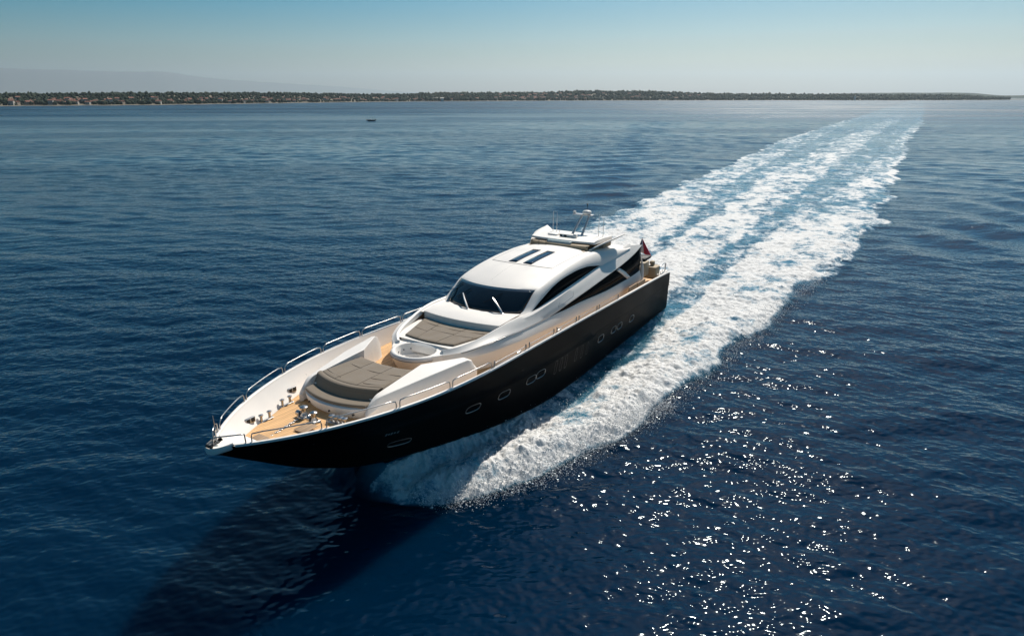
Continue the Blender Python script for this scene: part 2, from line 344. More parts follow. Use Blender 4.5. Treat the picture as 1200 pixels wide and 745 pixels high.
def sea_material():
    m = bpy.data.materials.new('sea_water'); m.use_nodes = True; t = m.node_tree; t.nodes.clear()
    N = t.nodes.new; Lk = t.links.new
    out = N('ShaderNodeOutputMaterial'); geo = N('ShaderNodeNewGeometry')
    def noise(scale, det, rough, vec=None, dist=0):
        n = N('ShaderNodeTexNoise'); n.inputs['Scale'].default_value = scale; n.inputs['Detail'].default_value = det; n.inputs['Roughness'].default_value = rough; n.inputs['Distortion'].default_value = dist
        Lk(vec if vec is not None else geo.outputs['Position'], n.inputs['Vector']); return n.outputs[0]
    def mth(op, a, b=None, c=None, clamp=False):
        n = N('ShaderNodeMath'); n.operation = op; n.use_clamp = clamp
        for i, v in enumerate((a, b, c)):
            if v is None: continue
            if isinstance(v, (int, float)): n.inputs[i].default_value = v
            else: Lk(v, n.inputs[i])
        return n.outputs[0]
    def rng_(v, a, b, c, d, smooth=False):
        n = N('ShaderNodeMapRange'); n.interpolation_type = 'SMOOTHSTEP' if smooth else 'LINEAR'
        for i, k in enumerate((a, b, c, d)): n.inputs[i + 1].default_value = k
        Lk(v, n.inputs[0]); return n.outputs[0]
    def mapv(rot, sc):
        n = N('ShaderNodeMapping'); n.inputs['Rotation'].default_value = (0, 0, rot); n.inputs['Scale'].default_value = sc; Lk(geo.outputs['Position'], n.inputs[0]); return n.outputs[0]
    ln = N('ShaderNodeVectorMath'); ln.operation = 'LENGTH'; Lk(geo.outputs['Position'], ln.inputs[0])
    v1 = mapv(R(12), (.55, 1, 1)); v2 = mapv(R(-25), (.7, 1, 1)); vs_ = mapv(R(4), (.0035, .016, 1))
    slick = rng_(noise(1, 4, .6, vs_, .6), .40, .62, .30, 1.2, True)
    slick = mth('ADD', 1.0, mth('MULTIPLY', mth('SUBTRACT', slick, 1.0), rng_(ln.outputs['Value'], 25, 110, 0, 1)))
    # ripples: metre-scale chop down to hand-sized facets; longer waves join where the mesh no longer carries them
    b0 = N('ShaderNodeBump'); b0.inputs['Distance'].default_value = .9; Lk(noise(.28, 3, .55, v1, .3), b0.inputs['Height']); Lk(mth('MULTIPLY', slick, rng_(ln.outputs['Value'], 90, 600, 0, 1.0)), b0.inputs['Strength'])
    b1 = N('ShaderNodeBump'); b1.inputs['Distance'].default_value = .11; Lk(noise(1.25, 1, .5, v1, .3), b1.inputs['Height']); Lk(mth('MULTIPLY', slick, .55), b1.inputs['Strength']); Lk(b0.outputs[0], b1.inputs['Normal'])
    b2 = N('ShaderNodeBump'); b2.inputs['Distance'].default_value = .046; Lk(noise(5.2, 0, .5, v2, .0), b2.inputs['Height']); Lk(mth('MULTIPLY', slick, .80), b2.inputs['Strength']); Lk(b1.outputs[0], b2.inputs['Normal'])
    foam = N('ShaderNodeAttribute'); foam.attribute_name = 'foam'; aer_shade = N('ShaderNodeAttribute'); aer_shade.attribute_name = 'aer_shade'
    water = N('ShaderNodeBsdfPrincipled'); water.inputs['IOR'].default_value = 1.333; water.inputs['Specular Tint'].default_value = (.75, .93, 1, 1); Lk(mth('MULTIPLY', rng_(ln.outputs['Value'], 60, 800, .035, .36), rng_(slick, .3, 1.2, .75, 1.15)), water.inputs['Roughness'])
    deep = N('ShaderNodeMix'); deep.data_type = 'RGBA'; deep.inputs[6].default_value = (.0001, .0105, .030, 1); deep.inputs[7].default_value = (.085, .30, .42, 1)
    water.inputs['Subsurface Weight'].default_value = 1.0; water.inputs['Subsurface Radius'].default_value = (.6, 1.0, 1.2); water.inputs['Subsurface Scale'].default_value = 1.6; water.subsurface_method = 'BURLEY'
    aer_shade_mix = mth('MULTIPLY', aer_shade.outputs['Fac'], rng_(noise(.3, 5, .6), .35, .65, .12, .66), clamp=True)
    Lk(aer_shade_mix, deep.inputs[0]); Lk(deep.outputs[2], water.inputs['Base Color']); Lk(b2.outputs[0], water.inputs['Normal'])
    # foam
    n1 = noise(.9, 9, .66, None, .6); n2 = noise(5.5, 5, .6, None, .8)
    nn = mth('ADD', mth('MULTIPLY', n1, .72), mth('MULTIPLY', n2, .28))
    nn = rng_(nn, .28, .72, 0, 1)
    thr = mth('SUBTRACT', 1.0, mth('MULTIPLY', foam.outputs['Fac'], 1.08))
    mask = rng_(mth('SUBTRACT', nn, thr), -.10, .40, 0, 1, True)
    mask = mth('MULTIPLY', mask, rng_(foam.outputs['Fac'], .02, .2, 0, 1), clamp=True)
    fb = N('ShaderNodeBsdfPrincipled'); fb.inputs['Roughness'].default_value = .75; fb.inputs['Specular IOR Level'].default_value = .2
    fc = N('ShaderNodeMix'); fc.data_type = 'RGBA'; fc.inputs[6].default_value = (.15, .33, .46, 1); fc.inputs[7].default_value = (.70, .70, .69, 1)
    Lk(mask, fc.inputs[0]); Lk(fc.outputs[2], fb.inputs['Base Color'])
    bf = N('ShaderNodeBump'); bf.inputs['Distance'].default_value = .22; bf.inputs['Strength'].default_value = .8; Lk(mth('ADD', mth('MULTIPLY', n1, .7), mth('MULTIPLY', n2, .3)), bf.inputs['Height']); Lk(bf.outputs[0], fb.inputs['Normal'])
    mx = N('ShaderNodeMixShader'); Lk(mask, mx.inputs[0]); Lk(water.outputs[0], mx.inputs[1]); Lk(fb.outputs[0], mx.inputs[2]); Lk(mx.outputs[0], out.inputs[0])
    return m
M['sea'] = sea_material()
make_sea()
# ------------------------------------------------------------------ far shore: low wooded coast, hills, mountains
def forest_mat():
    m = bpy.data.materials.new('pine_wood'); m.use_nodes = True; t = m.node_tree; b = t.nodes['Principled BSDF']; b.inputs['Roughness'].default_value = .9; b.inputs['Specular IOR Level'].default_value = .1
    g = t.nodes.new('ShaderNodeNewGeometry'); n = t.nodes.new('ShaderNodeTexNoise'); n.inputs['Scale'].default_value = .03; n.inputs['Detail'].default_value = 6; t.links.new(g.outputs['Position'], n.inputs['Vector'])
    cr = t.nodes.new('ShaderNodeValToRGB'); cr.color_ramp.elements[0].position = .35; cr.color_ramp.elements[1].position = .68
    cr.color_ramp.elements[0].color = (.016, .028, .020, 1); cr.color_ramp.elements[1].color = (.045, .058, .036, 1)
    t.links.new(n.outputs[0], cr.inputs[0]); t.links.new(cr.outputs[0], b.inputs['Base Color']); return m
M['forest'] = forest_mat()
M['ground'] = mat('dry_coast_ground', (.15, .125, .085), .95, noise=.25, nscale=.02)
M['mount'] = mat('bare_karst_mountain', (.16, .16, .14), .95, noise=0, nscale=.001)
M['stone'] = mat('pale_render', (.42, .39, .35), .8, noise=.08, nscale=.3); M['stone2'] = mat('ochre_render', (.34, .27, .21), .8, noise=.08, nscale=.3)
M['tile'] = mat('red_clay_tile', (.22, .095, .065), .85, noise=.15, nscale=.4)
SH_A = [-60, -46, -36.9, -29.4, -20.5, -10.6, 0, 10.6, 20.5, 29.3, 34.9, 37, 50]
SH_D = [1500, 1300, 1234, 1236, 1407, 1725, 1979, 2197, 2392, 2570, 2900, 3300, 3900]
TP_A = [-60, -36.7, -29.2, -20.4, -10.6, 0, 4, 6.4, 12.6, 17.3, 23.5, 29, 33.5, 36.5, 50]
TP_H = [19, 19.2, 20.5, 21.8, 20.5, 22, 27, 30, 26.5, 20.5, 18.5, 17, 14, 3, .5]
def shore(az): return float(ip(az, SH_A, SH_D))
def pol(az, d, z=0): return (d * math.sin(R(az)), d * math.cos(R(az)), z)
def land_h(az, s):
    """ground height s metres inland"""
    H = float(ip(az, TP_A, TP_H)) - 6; H = max(H * .92, .3)
    return (.8 + H * float(sst(0, 230, s)) * (.86 + .28 * float(fbm(np.array([az * 1.1]), np.array([s * .006]), 12, 3)[0]))) * float(sst(-30, 0, s)) - 2 * (1 - float(sst(-40, -5, s)))
mb = MB(); rows = []
for az in np.linspace(-58, 48, 330):
    D = shore(az) + 18 * math.sin(az * 2.1) + 10 * math.sin(az * 5.3 + 1)
    rows.append([pol(az, D + s, land_h(az, s)) for s in (-60, -30, -12, 0, 20, 50, 90, 140, 200, 260, 330, 420, 520)])
mb.grid(rows); o = mb.build('coast_land', M['ground'], ang=60); o['kind'] = 'structure'
# wood: thousands of rounded crowns in one mass
r5 = random.Random(11); ico_v = []; 
for k, (z_, n_) in enumerate(((-.55, 6), (.15, 7), (.7, 5))):
    for j in range(n_): a = 2 * math.pi * j / n_ + k; q = math.sqrt(max(0, 1 - z_ * z_)); ico_v.append((q * math.cos(a), q * math.sin(a), z_))
import bmesh as _bm
b_ = _bm.new(); _bm.ops.create_icosphere(b_, subdivisions=1, radius=1); iv = np.array([v.co[:] for v in b_.verts]); b_.verts.ensure_lookup_table(); ifc = np.array([[v.index for v in f_.verts] for f_ in b_.faces]); b_.free()
VV, FF = [], []; n_ = 0
for i in range(11500):
    az = r5.uniform(-57, 36.0); D = shore(az); u = r5.random(); s = 8 + 420 * u**1.3
    zone = max(math.exp(-((az + 33) / 7.)**2), math.exp(-((az + 16) / 6.5)**2), .9 * math.exp(-((az - 3) / 7.5)**2))
    if s < 100 and r5.random() < .40 * zone: continue
    rr = r5.uniform(1.8, 3.8) * (1 + .5 * (D > 1800)); h_ = rr * r5.uniform(.8, 1.5)
    c = np.array(pol(az, D + s + 18 * math.sin(az * 2.1), land_h(az, s) + h_ * .55)); V_ = iv * (rr, rr, h_) * (1 + .25 * np.random.default_rng(i).uniform(-1, 1, (len(iv), 1))) + c
    VV.append(V_); FF.append(ifc + n_); n_ += len(iv)
me = bpy.data.meshes.new('coastal_wood'); me.from_pydata(np.concatenate(VV).tolist(), [], np.concatenate(FF).tolist()); me.materials.append(M['forest']); me.shade_smooth()
o = bpy.data.objects.new('coastal_wood', me); col.objects.link(o); tag(o, 'dark green wood covering the low far shore', 'wood', kind='stuff')
# farther ridge on the right
mb = MB(); rows = []
for az in np.linspace(22, 52, 110):
    H = float(ip(az, [22, 24.1, 26.4, 29.8, 33.4, 35.8, 36.8, 44, 52], [8, 21, 31, 33, 32, 16, 17, 26, 20])); H *= .97 + .08 * float(fbm(np.array([az * 2.2]), np.array([3.]), 8, 4)[0])
    rows.append([pol(az, 5000 + s, z) for s, z in ((-120, -2), (-60, 1), (0, H * .3), (90, H * .7), (200, H), (330, H * .8), (520, H * .3), (700, -2))])
mb.grid(rows); o = mb.build('far_hills', M['forest'], ang=80); o['kind'] = 'structure'
# mountains across the channel
mb = MB(); rows = []
for az in np.linspace(-62, -4, 240):
    H = float(ip(az, [-62, -50, -38.2, -36.4, -33.6, -30.6, -26.8, -24.5, -22.8, -19.1, -13.9, -10.5, -7.1, -4], [430, 520, 489, 500, 487, 478, 488, 400, 352, 288, 205, 130, 70, 5]))
    H *= 1.31; H *= .97 + .06 * float(fbm(np.array([az * 1.6]), np.array([1.]), 4, 5)[0]); row = []
    for k, (s, q) in enumerate(((-2500, -.01), (-1800, .12), (-1100, .42), (-500, .74), (-150, .93), (0, 1), (500, .85), (1500, .4), (2600, -.01))):
        row.append(pol(az, 21000 + s, H * q * (1 + (0 if k in (0, 5, 8) else 0 * (float(fbm(np.array([az * 3.]), np.array([k * 1.]), 9, 3)[0]) - .5)))))
    rows.append(row)
mb.grid(rows); o = mb.build('mountains', M['mount'], ang=80); o['kind'] = 'structure'
# shore houses
def house_mesh(name, L, W, H, rh, wall, roof):
    m_ = MB(); m_.box((0, 0, H / 2 - .5), (L, W, H + 1))
    e = .4; a = [(-L / 2 - e, -W / 2 - e, H - .1), (L / 2 + e, -W / 2 - e, H - .1), (L / 2 + e, W / 2 + e, H - .1), (-L / 2 - e, W / 2 + e, H - .1), (-L / 2 - e, 0, H + rh), (L / 2 + e, 0, H + rh)]
    m_.add(a, [(0, 1, 5, 4), (2, 3, 4, 5), (1, 2, 5), (3, 0, 4), (3, 2, 1, 0)], 1)
    for x_ in np.arange(-L / 2 + 1.4, L / 2 - .8, 2.3):
        for z_ in np.arange(1.2, H - 1, 2.8): m_.box((x_, -W / 2 - .02, z_ + .4), (1.0, .05, 1.3), mi=2)
    o_ = m_.build(name, [wall, roof, M['glass']], ang=20); return o_
protos = [house_mesh('shore_house', 9, 7.5, 5.6, 2.2, M['stone'], M['tile']), house_mesh('shore_house', 12, 8, 6, 2.4, M['stone2'], M['tile']), house_mesh('shore_house', 8, 8, 8.2, 2.0, M['stone'], M['tile'])]
hl = ['tiny two storey house with pale walls and red tiled roof on the far shore', 'tiny long house with ochre walls and red tiled roof on the far shore', 'tiny tall house with pale walls and red tiled roof on the far shore']
hg = ['pale low houses along the far shore', 'ochre houses along the far shore', 'pale tall houses along the far shore']
used = [False] * 3; cnt = 0
for az0, sd, num in ((-33.5, 3.6, 62), (-24, 2.2, 12), (-17.5, 3.2, 42), (-9, 3., 24), (3, 4.2, 58), (12, 3, 14)):
    for i in range(num):
        az = r5.gauss(az0, sd)
        if not -44 < az < 26: continue
        s = 10 + 95 * r5.random()**1.4 * (1 if az < -5 else 1.6); k = r5.choices((0, 1, 2), (5, 3, 2))[0]
        o = protos[k] if not used[k] else protos[k].copy()
        if used[k]: col.objects.link(o)
        used[k] = True
        o.location = pol(az, shore(az) + 18 * math.sin(az * 2.1) + s, land_h(az, s)); o.rotation_euler = (0, 0, -R(az) + r5.uniform(-.7, .7)); sc_ = r5.uniform(.55, .85) * (1.0 if az < -5 else 1.3); o.scale = (sc_, sc_, sc_)
        tag(o, hl[k], 'house', hg[k])
# pale hall on the waterfront and a white light tower
hall = empty('waterfront_hall', pol(-6.1, shore(-6.1) + 16, .8)); hall.rotation_euler = (0, 0, R(6.1))
tag(hall, 'long white waterfront hall with low roof on the far shore', 'building')
mb = MB(); mb.box((0, 0, 3), (26, 12, 7)); mb.build('wall', M['white'], hall)
mb = MB(); mb.prism([(-14, -7, 6.5), (14, -7, 6.5), (14, 0, 9), (-14, 0, 9)], (0, 0, .4)); mb.prism([(-14, 7, 6.5), (14, 7, 6.5), (14, 0.01, 9), (-14, .01, 9)], (0, 0, .38)); mb.build('roof', M['stone'], hall)
lt = empty('light_tower', pol(26.6, shore(26.6) - 10, -1)); tag(lt, 'slim white light tower at the edge of the far shore', 'lighthouse')
mb = MB(); mb.lathe((0, 0, 0), [(3.2, 0), (2.6, 2), (2.0, 13), (2.6, 13.2), (2.6, 13.8)], 14); mb.build('tower', M['white'], lt)
mb = MB(); mb.lathe((0, 0, 13.8), [(1.3, 0), (1.3, 2), (1.7, 2.1), (.1, 3.2)], 12); mb.build('lantern', M['grey'], lt)
# small open boat far out on the left
bt_ = empty('small_boat', pol(-11.74, 407, 0.05)); bt_.rotation_euler = (0, 0, R(188)); tag(bt_, 'small dark open motor boat with upright poles alone on the distant water', 'boat')
mb = MB(); rows = []
for x_ in np.linspace(-2.4, 2.9, 12):
    q = max(0, (x_ - .3) / 2.6); yw = 1.0 * (1 - q**2.2) + .02; zt = .65 + .3 * q**1.5
    rows.append([(x_, 0, -.25 + .6 * q**3), (x_, yw * .75, -.05 + .45 * q**2), (x_, yw, zt), (x_, yw - .08 if yw > .1 else .0, zt - .03), (x_, max(yw - .15, 0), .15 + .3 * q)])
mb.grid(rows); mb.poly(rows[0]); mb.mirror(); mb.build('hull', M['grey'], bt_)
mb = MB(); mb.box((.2, 0, .75), (.9, .7, .7), bev=.08); mb.build('console', M['white'], bt_)
mb = MB(); mb.box((-2.5, 0, .7), (.4, .35, .7), bev=.08); mb.build('outboard_motor', M['rubber'], bt_)
for x_, y_, lean in ((-1.2, .6, -.1), (-.2, -.5, .05), (1.0, .4, .1)):
    mb = MB(); mb.tube([(x_, y_, .4), (x_ + lean * 2, y_, 2.7)], .05, 5); mb.build('pole', M['steel'], bt_)
# ------------------------------------------------------------------ motor yacht
yacht = empty('motor_yacht', (BX, BY, 0)); yacht.rotation_euler = (0, 0, math.atan2(-bc, -bs))
tag(yacht, 'sleek black hulled motor yacht with white superstructure racing through its own foam', 'yacht')
P = yacht
def part(mb, name, mat_, parent=P, label=None, **k):
    o = mb.build(name, mat_, parent, **k)
    if label: o['label'] = label
    return o
XS = np.unique(np.r_[np.linspace(0, 28, 57), np.linspace(28, 32.17, 22)])
# hull
TT = [0, .06, .15, .28, .42, .55, .618, .632, .75, .88, .985]
mb = MB(); rows = []
for X in XS:
    Zk = f(keel(X)); Yc, Zc = map(f, chine(X)); rake = 0 if X > 1.6 else (1.6 - X) / 1.6
    r = [(X - .55 * rake, 0, Zk)]
    for k in (.35, .7): r.append((X - .5 * rake, Yc * k, Zk + (Zc - .1 - Zk) * k**1.2))
    r.append((X - .5 * rake, Yc - .05, Zc - .06))
    for t_ in TT:
        Y, Z = map(f, side(X, t_)); Y += .03 if t_ >= .632 else 0
        Y -= .03 * (1 - min(1, max(0, (31.8 - X) / 2)))
        r.append((X - .5 * rake * (1 - t_), max(Y, .01), Z))
    rows.append(r)
mb.grid(rows); 
mb.poly([p for p in rows[0]] + [(rows[0][-1][0], 0, rows[0][-1][2])])
mb.mirror(); hull = part(mb, 'hull', M['hull'], ang=30)
# swim platform under the stern, dark
mb = MB(); mb.box((-1.0, 0, .75), (1.5, 5.6, .16), bev=.05); part(mb, 'swim_platform', M['rubber'])
# bright rubbing strip / cap rail along the sheer
mb = MB(); rows = []
for X in XS[:-2]:
    Y, Z = map(f, gun(X)); t_ = .93
    rows.append([(X, Y + .012, Z - .045), (X, Y + .035, Z - .03), (X, Y + .035, Z + .01), (X, Y + .02, Z + .04), (X, Y - .06, Z + .05), (X, max(Y - .10, .01), Z + .03), (X, max(Y - .11, .008), Z - .03)])
mb.grid(rows); mb.mirror(); part(mb, 'cap_rail', M['white'])
# bulwark inner face
mb = MB(); rows = []
for X in np.linspace(.5, 31.55, 70):
    Y, Z = map(f, gun(X)); Yd, Zd = map(f, foot(X)); y0 = max(Y - .105, .02)
    rows.append([(X, y0, Z + .02), (X, y0 - .02 * min(1, y0), Z - .05), (X, min(Yd + .25 * (y0 - Yd), max(Yd, f(side(X, min(1, max(0, (Zd + .14 - f(chine(X)[1])) / (Z - f(chine(X)[1])))))[0]) - .06)), Zd + .16), (X, Yd, Zd - .02)])
mb.grid(rows); mb.mirror(); part(mb, 'bulwark', M['white'], ang=50)
# deck
mb = MB(); rows = []
for X in np.linspace(.5, 31.0, 62):
    Yd, Zd = map(f, foot(X)); rows.append([(X, Yd * k, Zd + .02 * (1 - k * k)) for k in np.linspace(-1, 1, 9)])
mb.grid(rows); part(mb, 'teak_deck', M['teak'])
# nose of the bow: white moulded tip with a roller
mb = MB(); rows = []
for X in np.linspace(30.9, 32.30, 12):
    q = (X - 30.9) / 1.4; Y, Z = map(f, gun(min(X, 32.16))); Y = max(Y - .1 - .3 * (1 - q), .02) if X < 31.9 else .26 * math.sqrt(max(0, 1 - ((X - 31.9) / .42)**2)) + .01
    rows.append([(X, Y * k, Z - (.34 * (1 - q) + .0) + .05 + .03 * (1 - k * k)) for k in np.linspace(-1, 1, 7)])
mb.grid(rows)
rows2 = []
for a in np.linspace(-90, 90, 13):
    x_ = 31.75 + .60 * math.cos(R(a)); y_ = .36 * math.sin(R(a)); rows2.append([(x_, y_, 4.37), (x_ + .03 * math.cos(R(a)), y_ * 1.1, 4.30), (x_, y_, 4.17), (31.6, y_ * .5, 4.02)])
mb.grid(rows2); part(mb, 'bow_tip', M['white'], ang=50)
mb = MB(); mb.box((32.12, .02, 4.40), (.34, .10, .05), bev=.015); mb.tube([(32.28, -.1, 4.40), (32.28, .13, 4.40)], .05, 10); part(mb, 'anchor_roller', M['rubber'])
mb = MB(); mb.tube([(31.75, -.42, 4.35), (31.75, -.42, 4.95), (31.75, -.42, 5.05)], [.022, .016, .008], 6); mb.lathe((31.75, -.42, 4.5), [(.03, 0), (.045, .03), (.045, .12), (.02, .16)], 10); part(mb, 'bow_light_staff', M['steel'])
# guard rails: one hoop per section
def hoop(xa, xb, sgn, h=.34, dy=.045):
    n = max(6, int((xb - xa) * 5)); top = []
    for X in np.linspace(xa, xb, n):
        Y, Z = map(f, gun(X)); top.append((X, sgn * (Y - dy), Z + h))
    def base(X): Y, Z = map(f, gun(X)); return (X, sgn * (Y - dy), Z + .03)
    a, b = base(xa), base(xb)
    def corner(c, o_, d):
        cx = np.array(c, float); return [tuple(cx + np.array([0, 0, h - .03 - .12])), tuple(np.array(o_, float) * (1) + np.array([-d * .0, 0, -.03]))]
    pts = [a, (a[0], a[1], a[2] + h - .16), (a[0] + .03, a[1], a[2] + h - .07)] + top[1:-1] + [(b[0] - .03, b[1], b[2] + h - .07), (b[0], b[1], b[2] + h - .16), b]
    m_ = MB(); m_.tube(pts, .021, 6)
    return m_
BRK = [31.45, 29.6, 27.2, 24.85, 22.4, 19.65, 17.1, 14.75, 12.3, 9.4]
for sg in (1, -1):
    for i in range(len(BRK) - 1):
        if sg > 0 and i >= 4: continue
        part(hoop(BRK[i + 1] + .07, BRK[i] - .07, sg), 'guard_rail', M['steel'], ang=80)
for i in range(4, 9):     # low rail with stout posts beside the port side deck
    xa, xb = BRK[i + 1] + .15, BRK[i] - .15; o_ = MB()
    pts = [(X, f(gun(X)[0]) - .06, f(gun(X)[1]) + .20) for X in np.linspace(xa, xb, 8)]
    o_.tube(pts, .016, 6)
    for X in (xa, xb):
        Y, Z = map(f, gun(X)); o_.tube([(X, Y - .06, Z + .02), (X, Y - .06, Z + .30)], .03, 6)
    part(o_, 'guard_rail', M['steel'], ang=80)
Y0, Z0 = map(f, gun(31.5))
mb = MB(); mb.tube([(31.52, Y0 - .04, Z0 + .03), (31.53, Y0 - .05, Z0 + .33), (31.62, Y0 - .07, Z0 + .36), (32.1, .14, Z0 + .36), (32.16, .05, Z0 + .30), (32.16, .05, Z0 + .05)], .021, 6); part(mb, 'pulpit_rail', M['steel'], ang=80)
mb = MB(); mb.tube([(31.52, -Y0 + .04, Z0 + .03), (31.53, -Y0 + .05, Z0 + .33), (31.62, -Y0 + .07, Z0 + .36), (31.9, -.3, Z0 + .36), (31.95, -.26, Z0 + .3), (31.95, -.25, Z0 + .05)], .021, 6); part(mb, 'pulpit_rail', M['steel'], ang=80)
# portholes and engine room vents on the port side
def frame_on(X, t_):
    p = np.array([X, *map(f, side(X, t_))]); a = np.array([X + .2, *map(f, side(X + .2, t_))]) - p; b = np.array([X, *map(f, side(X, t_ + .08))]) - p
    a /= np.linalg.norm(a); n = np.cross(b, a); n /= np.linalg.norm(n); n = n if n[1] > 0 else -n
    b = np.cross(n, a); b = b if b[2] > 0 else -b
    return p + n * (.03 if t_ > .6 else 0), a, b, n
def oval(c, a, b, w_, h_, n=28, e=3.2):
    o_ = []
    for k in range(n):
        th = 2 * math.pi * k / n; cc, ss = math.cos(th), math.sin(th)
        o_.append(c + a * (w_ * math.copysign(abs(cc)**(2 / e), cc)) + b * (h_ * math.copysign(abs(ss)**(2 / e), ss)))
    return o_
for X, t_, w_ in [(26.0, .262, .50), (22.683, .46, .40), (20.744, .469, .38), (18.741, .495, .36), (17.971, .509, .36), (11.443, .467, .36), (9.651, .462, .33), (8.752, .456, .33), (6.812, .431, .36)]:
    c, a, b, n = frame_on(X, t_); mb = MB(); h_ = .17 if X < 25 else .13
    rows = [[tuple(q) for q in oval(c + n * d, a, b, w_ + e_, h_ + e_)] for d, e_ in ((-.05, .032), (.018, .032), (.026, .018), (.010, 0), (-.03, 0))]
    mb.grid(rows, closed=True); rim = part(mb, 'porthole', M['rim'], ang=50)
    g_ = MB(); g_.poly([tuple(q) for q in oval(c + n * .006, a, b, w_ + .005, h_ + .005)]); part(g_, 'glass', M['glass'], parent=rim)
for X, t_ in [(16.559, .475), (16.05, .474), (15.54, .47), (14.448, .47), (13.78, .46), (13.146, .456)]:
    c, a, b, n = frame_on(X, t_); mb = MB()
    rows = [[tuple(q) for q in oval(c + n * d, a, b, .10 + e_, .34 + e_, e=5)] for d, e_ in ((-.04, .012), (.006, .012), (.006, 0), (-.03, -.01))]
    mb.grid(rows, closed=True); mb.poly(rows[-1]); part(mb, 'air_vent', M['boot'], ang=40)
mb = MB()      # small bright lettering above the forward porthole
for i, dx in enumerate((-.28, -.17, -.06, .06, .2)):
    c, a, b, n = frame_on(26.587 - dx, .49); mb.add([tuple(c + n * .006 + a * s_ * .035 + b * u_ * (.05 if i % 2 else .07)) for s_, u_ in ((-1, -1), (1, -1), (1, 1), (-1, 1))], [(0, 1, 2, 3)])
part(mb, 'hull_lettering', M['steel'])

# ---------------- foredeck lounge
def xf(Y): return 27.80 - .16 * Y * Y
NY = np.linspace(-1, 1, 19)
mb = MB(); rows = []          # moulded seat base
for off, Z in ((-.10, 3.44), (.0, 3.60), (.03, 3.74), (.03, 3.84), (-.04, 3.875), (-.75, 3.88)):
    rows.append([(xf(1.55 * k) + off - .12 * abs(k)**6, 1.55 * k, Z) for k in NY])
mb.grid(rows); part(mb, 'seat_base', M['white'], ang=50)
mb = MB()
for y in (-1.0, .15, 1.1):
    mb = MB(); mb.tube([(xf(y) - .03, y, 3.64), (xf(y) + .05, y, 3.64)], .035, 10)
    part(mb, 'courtesy_light', M['rubber'])
def cushion(xa, xb, hw, z0, z1, name, r=.05, lab=None, nx=8, curve_=xf, mat_=None):
    """pad between curve offsets xa (front) and xb (back)"""
    m_ = MB(); rows = []
    prof = [(xa - .02, z0), (xa + .0, z0 + .03), (xa, z1 - r), (xa - r * .35, z1 - r * .3), (xa - r * 1.2, z1)]
    prof += [(x_, z1 + .008 * math.sin(3.1 * (i + 1))) for i, x_ in enumerate(np.linspace(xa - .15, xb + .1, nx))]
    prof += [(xb + r, z1 - r * .25), (xb, z1 - r), (xb, z0)]
    ks = np.r_[-1, -.985, np.linspace(-.96, .96, 17), .985, 1]
    for o_, Z in prof: rows.append([(curve_(hw * k) + o_, hw * k, Z - (r * .9 if abs(k) > .99 else r * .25 if abs(k) > .98 else 0) * (1 if Z > z0 + .04 else 0)) for k in ks])
    m_.grid(rows); return part(m_, name, mat_ or M['fabric'], ang=60, label=lab)
cushion(-.05, -.64, 1.47, 3.86, 3.985, 'seat_cushion', .05)
# backrest
mb = MB(); rows = []
for o_, Z in ((-.50, 3.95), (-.52, 4.02), (-.66, 4.18), (-.68, 4.28), (-.74, 4.33), (-.84, 4.335), (-.92, 4.31), (-.93, 4.1)):
    rows.append([(xf(1.5 * k) + o_, 1.5 * k, Z) for k in NY])
mb.grid(rows); br = part(mb, 'backrest', M['fabric'], ang=60)
mb = MB(); mb.tube([(xf(1.5 * k) - .675, 1.5 * k, 4.19) for k in NY], .014, 5); part(mb, 'piping', M['seam'], parent=br)
# sun pad, three long cushions with fold lines
def pad_surface(name, fx0, fx1, hw0, hw1, z0, z1, th, nseam, parent=P, lab=None, cross=(.45,)):
    """fx0/fx1(Y): front and back edge; hw: half widths"""
    m_ = MB(); rows = []
    us = np.r_[0, .012, np.linspace(.04, .96, 15), .988, 1]; ks = np.r_[-1, -.985, np.linspace(-.95, .95, 25), .985, 1]
    def S(u, k, dz=0):
        hw = hw0 + (hw1 - hw0) * u; Y = hw * k; X = fx0(Y) + (fx1(Y) - fx0(Y)) * u; Z = z0 + (z1 - z0) * u
        return (X, Y, Z + dz)
    for u in us:
        row = []
        for k in ks:
            e = max(abs(k), abs(2 * u - 1)); d = -.07 if e > .999 else -.018 if e > .97 else 0
            row.append(S(u, k, d + .010 * math.sin(k * 9) * math.sin(u * 7)))
        rows.append(row)
    m_.grid(rows)
    sk = []
    for u in us: sk.append([S(u, -1, -.07), S(u, -1, -th)])
    m_.grid(sk); sk = [[S(u, 1, -.07), S(u, 1, -th)] for u in us]; m_.grid(sk)
    m_.grid([[S(0, k, -.07), S(0, k, -th)] for k in ks]); m_.grid([[S(1, k, -.07), S(1, k, -th)] for k in ks])
    o_ = part(m_, name, M['fabric'], parent, ang=60, label=lab)
    s_ = MB()
    for k in nseam: s_.tube([S(u, k, .0) for u in np.linspace(.03, .97, 12)], .009, 5)
    for c_, ka, kb in cross: s_.tube([S(c_, k, .0) for k in np.linspace(ka, kb, 12)], .009, 5)
    part(s_, 'seam', M['seam'], parent=o_); return o_
pad_surface('sun_pad', lambda Y: xf(Y) - .92, lambda Y: 24.75 - .10 * Y * Y, 1.5, 1.34, 4.32, 4.25, .7, (-.36, .36), lab='forward sun pad behind the bow seat', cross=((.12, -.95, -.30), (.12, .42, .95), (.62, -.95, .95), (.36, .38, .95)))
mb = MB(); mb.prism([(27.0, -1.4, 3.42), (24.8, -1.4, 3.42), (24.8, 1.4, 3.42), (27.0, 1.4, 3.42)], (0, 0, .62)); part(mb, 'sun_pad_base', M['white'])
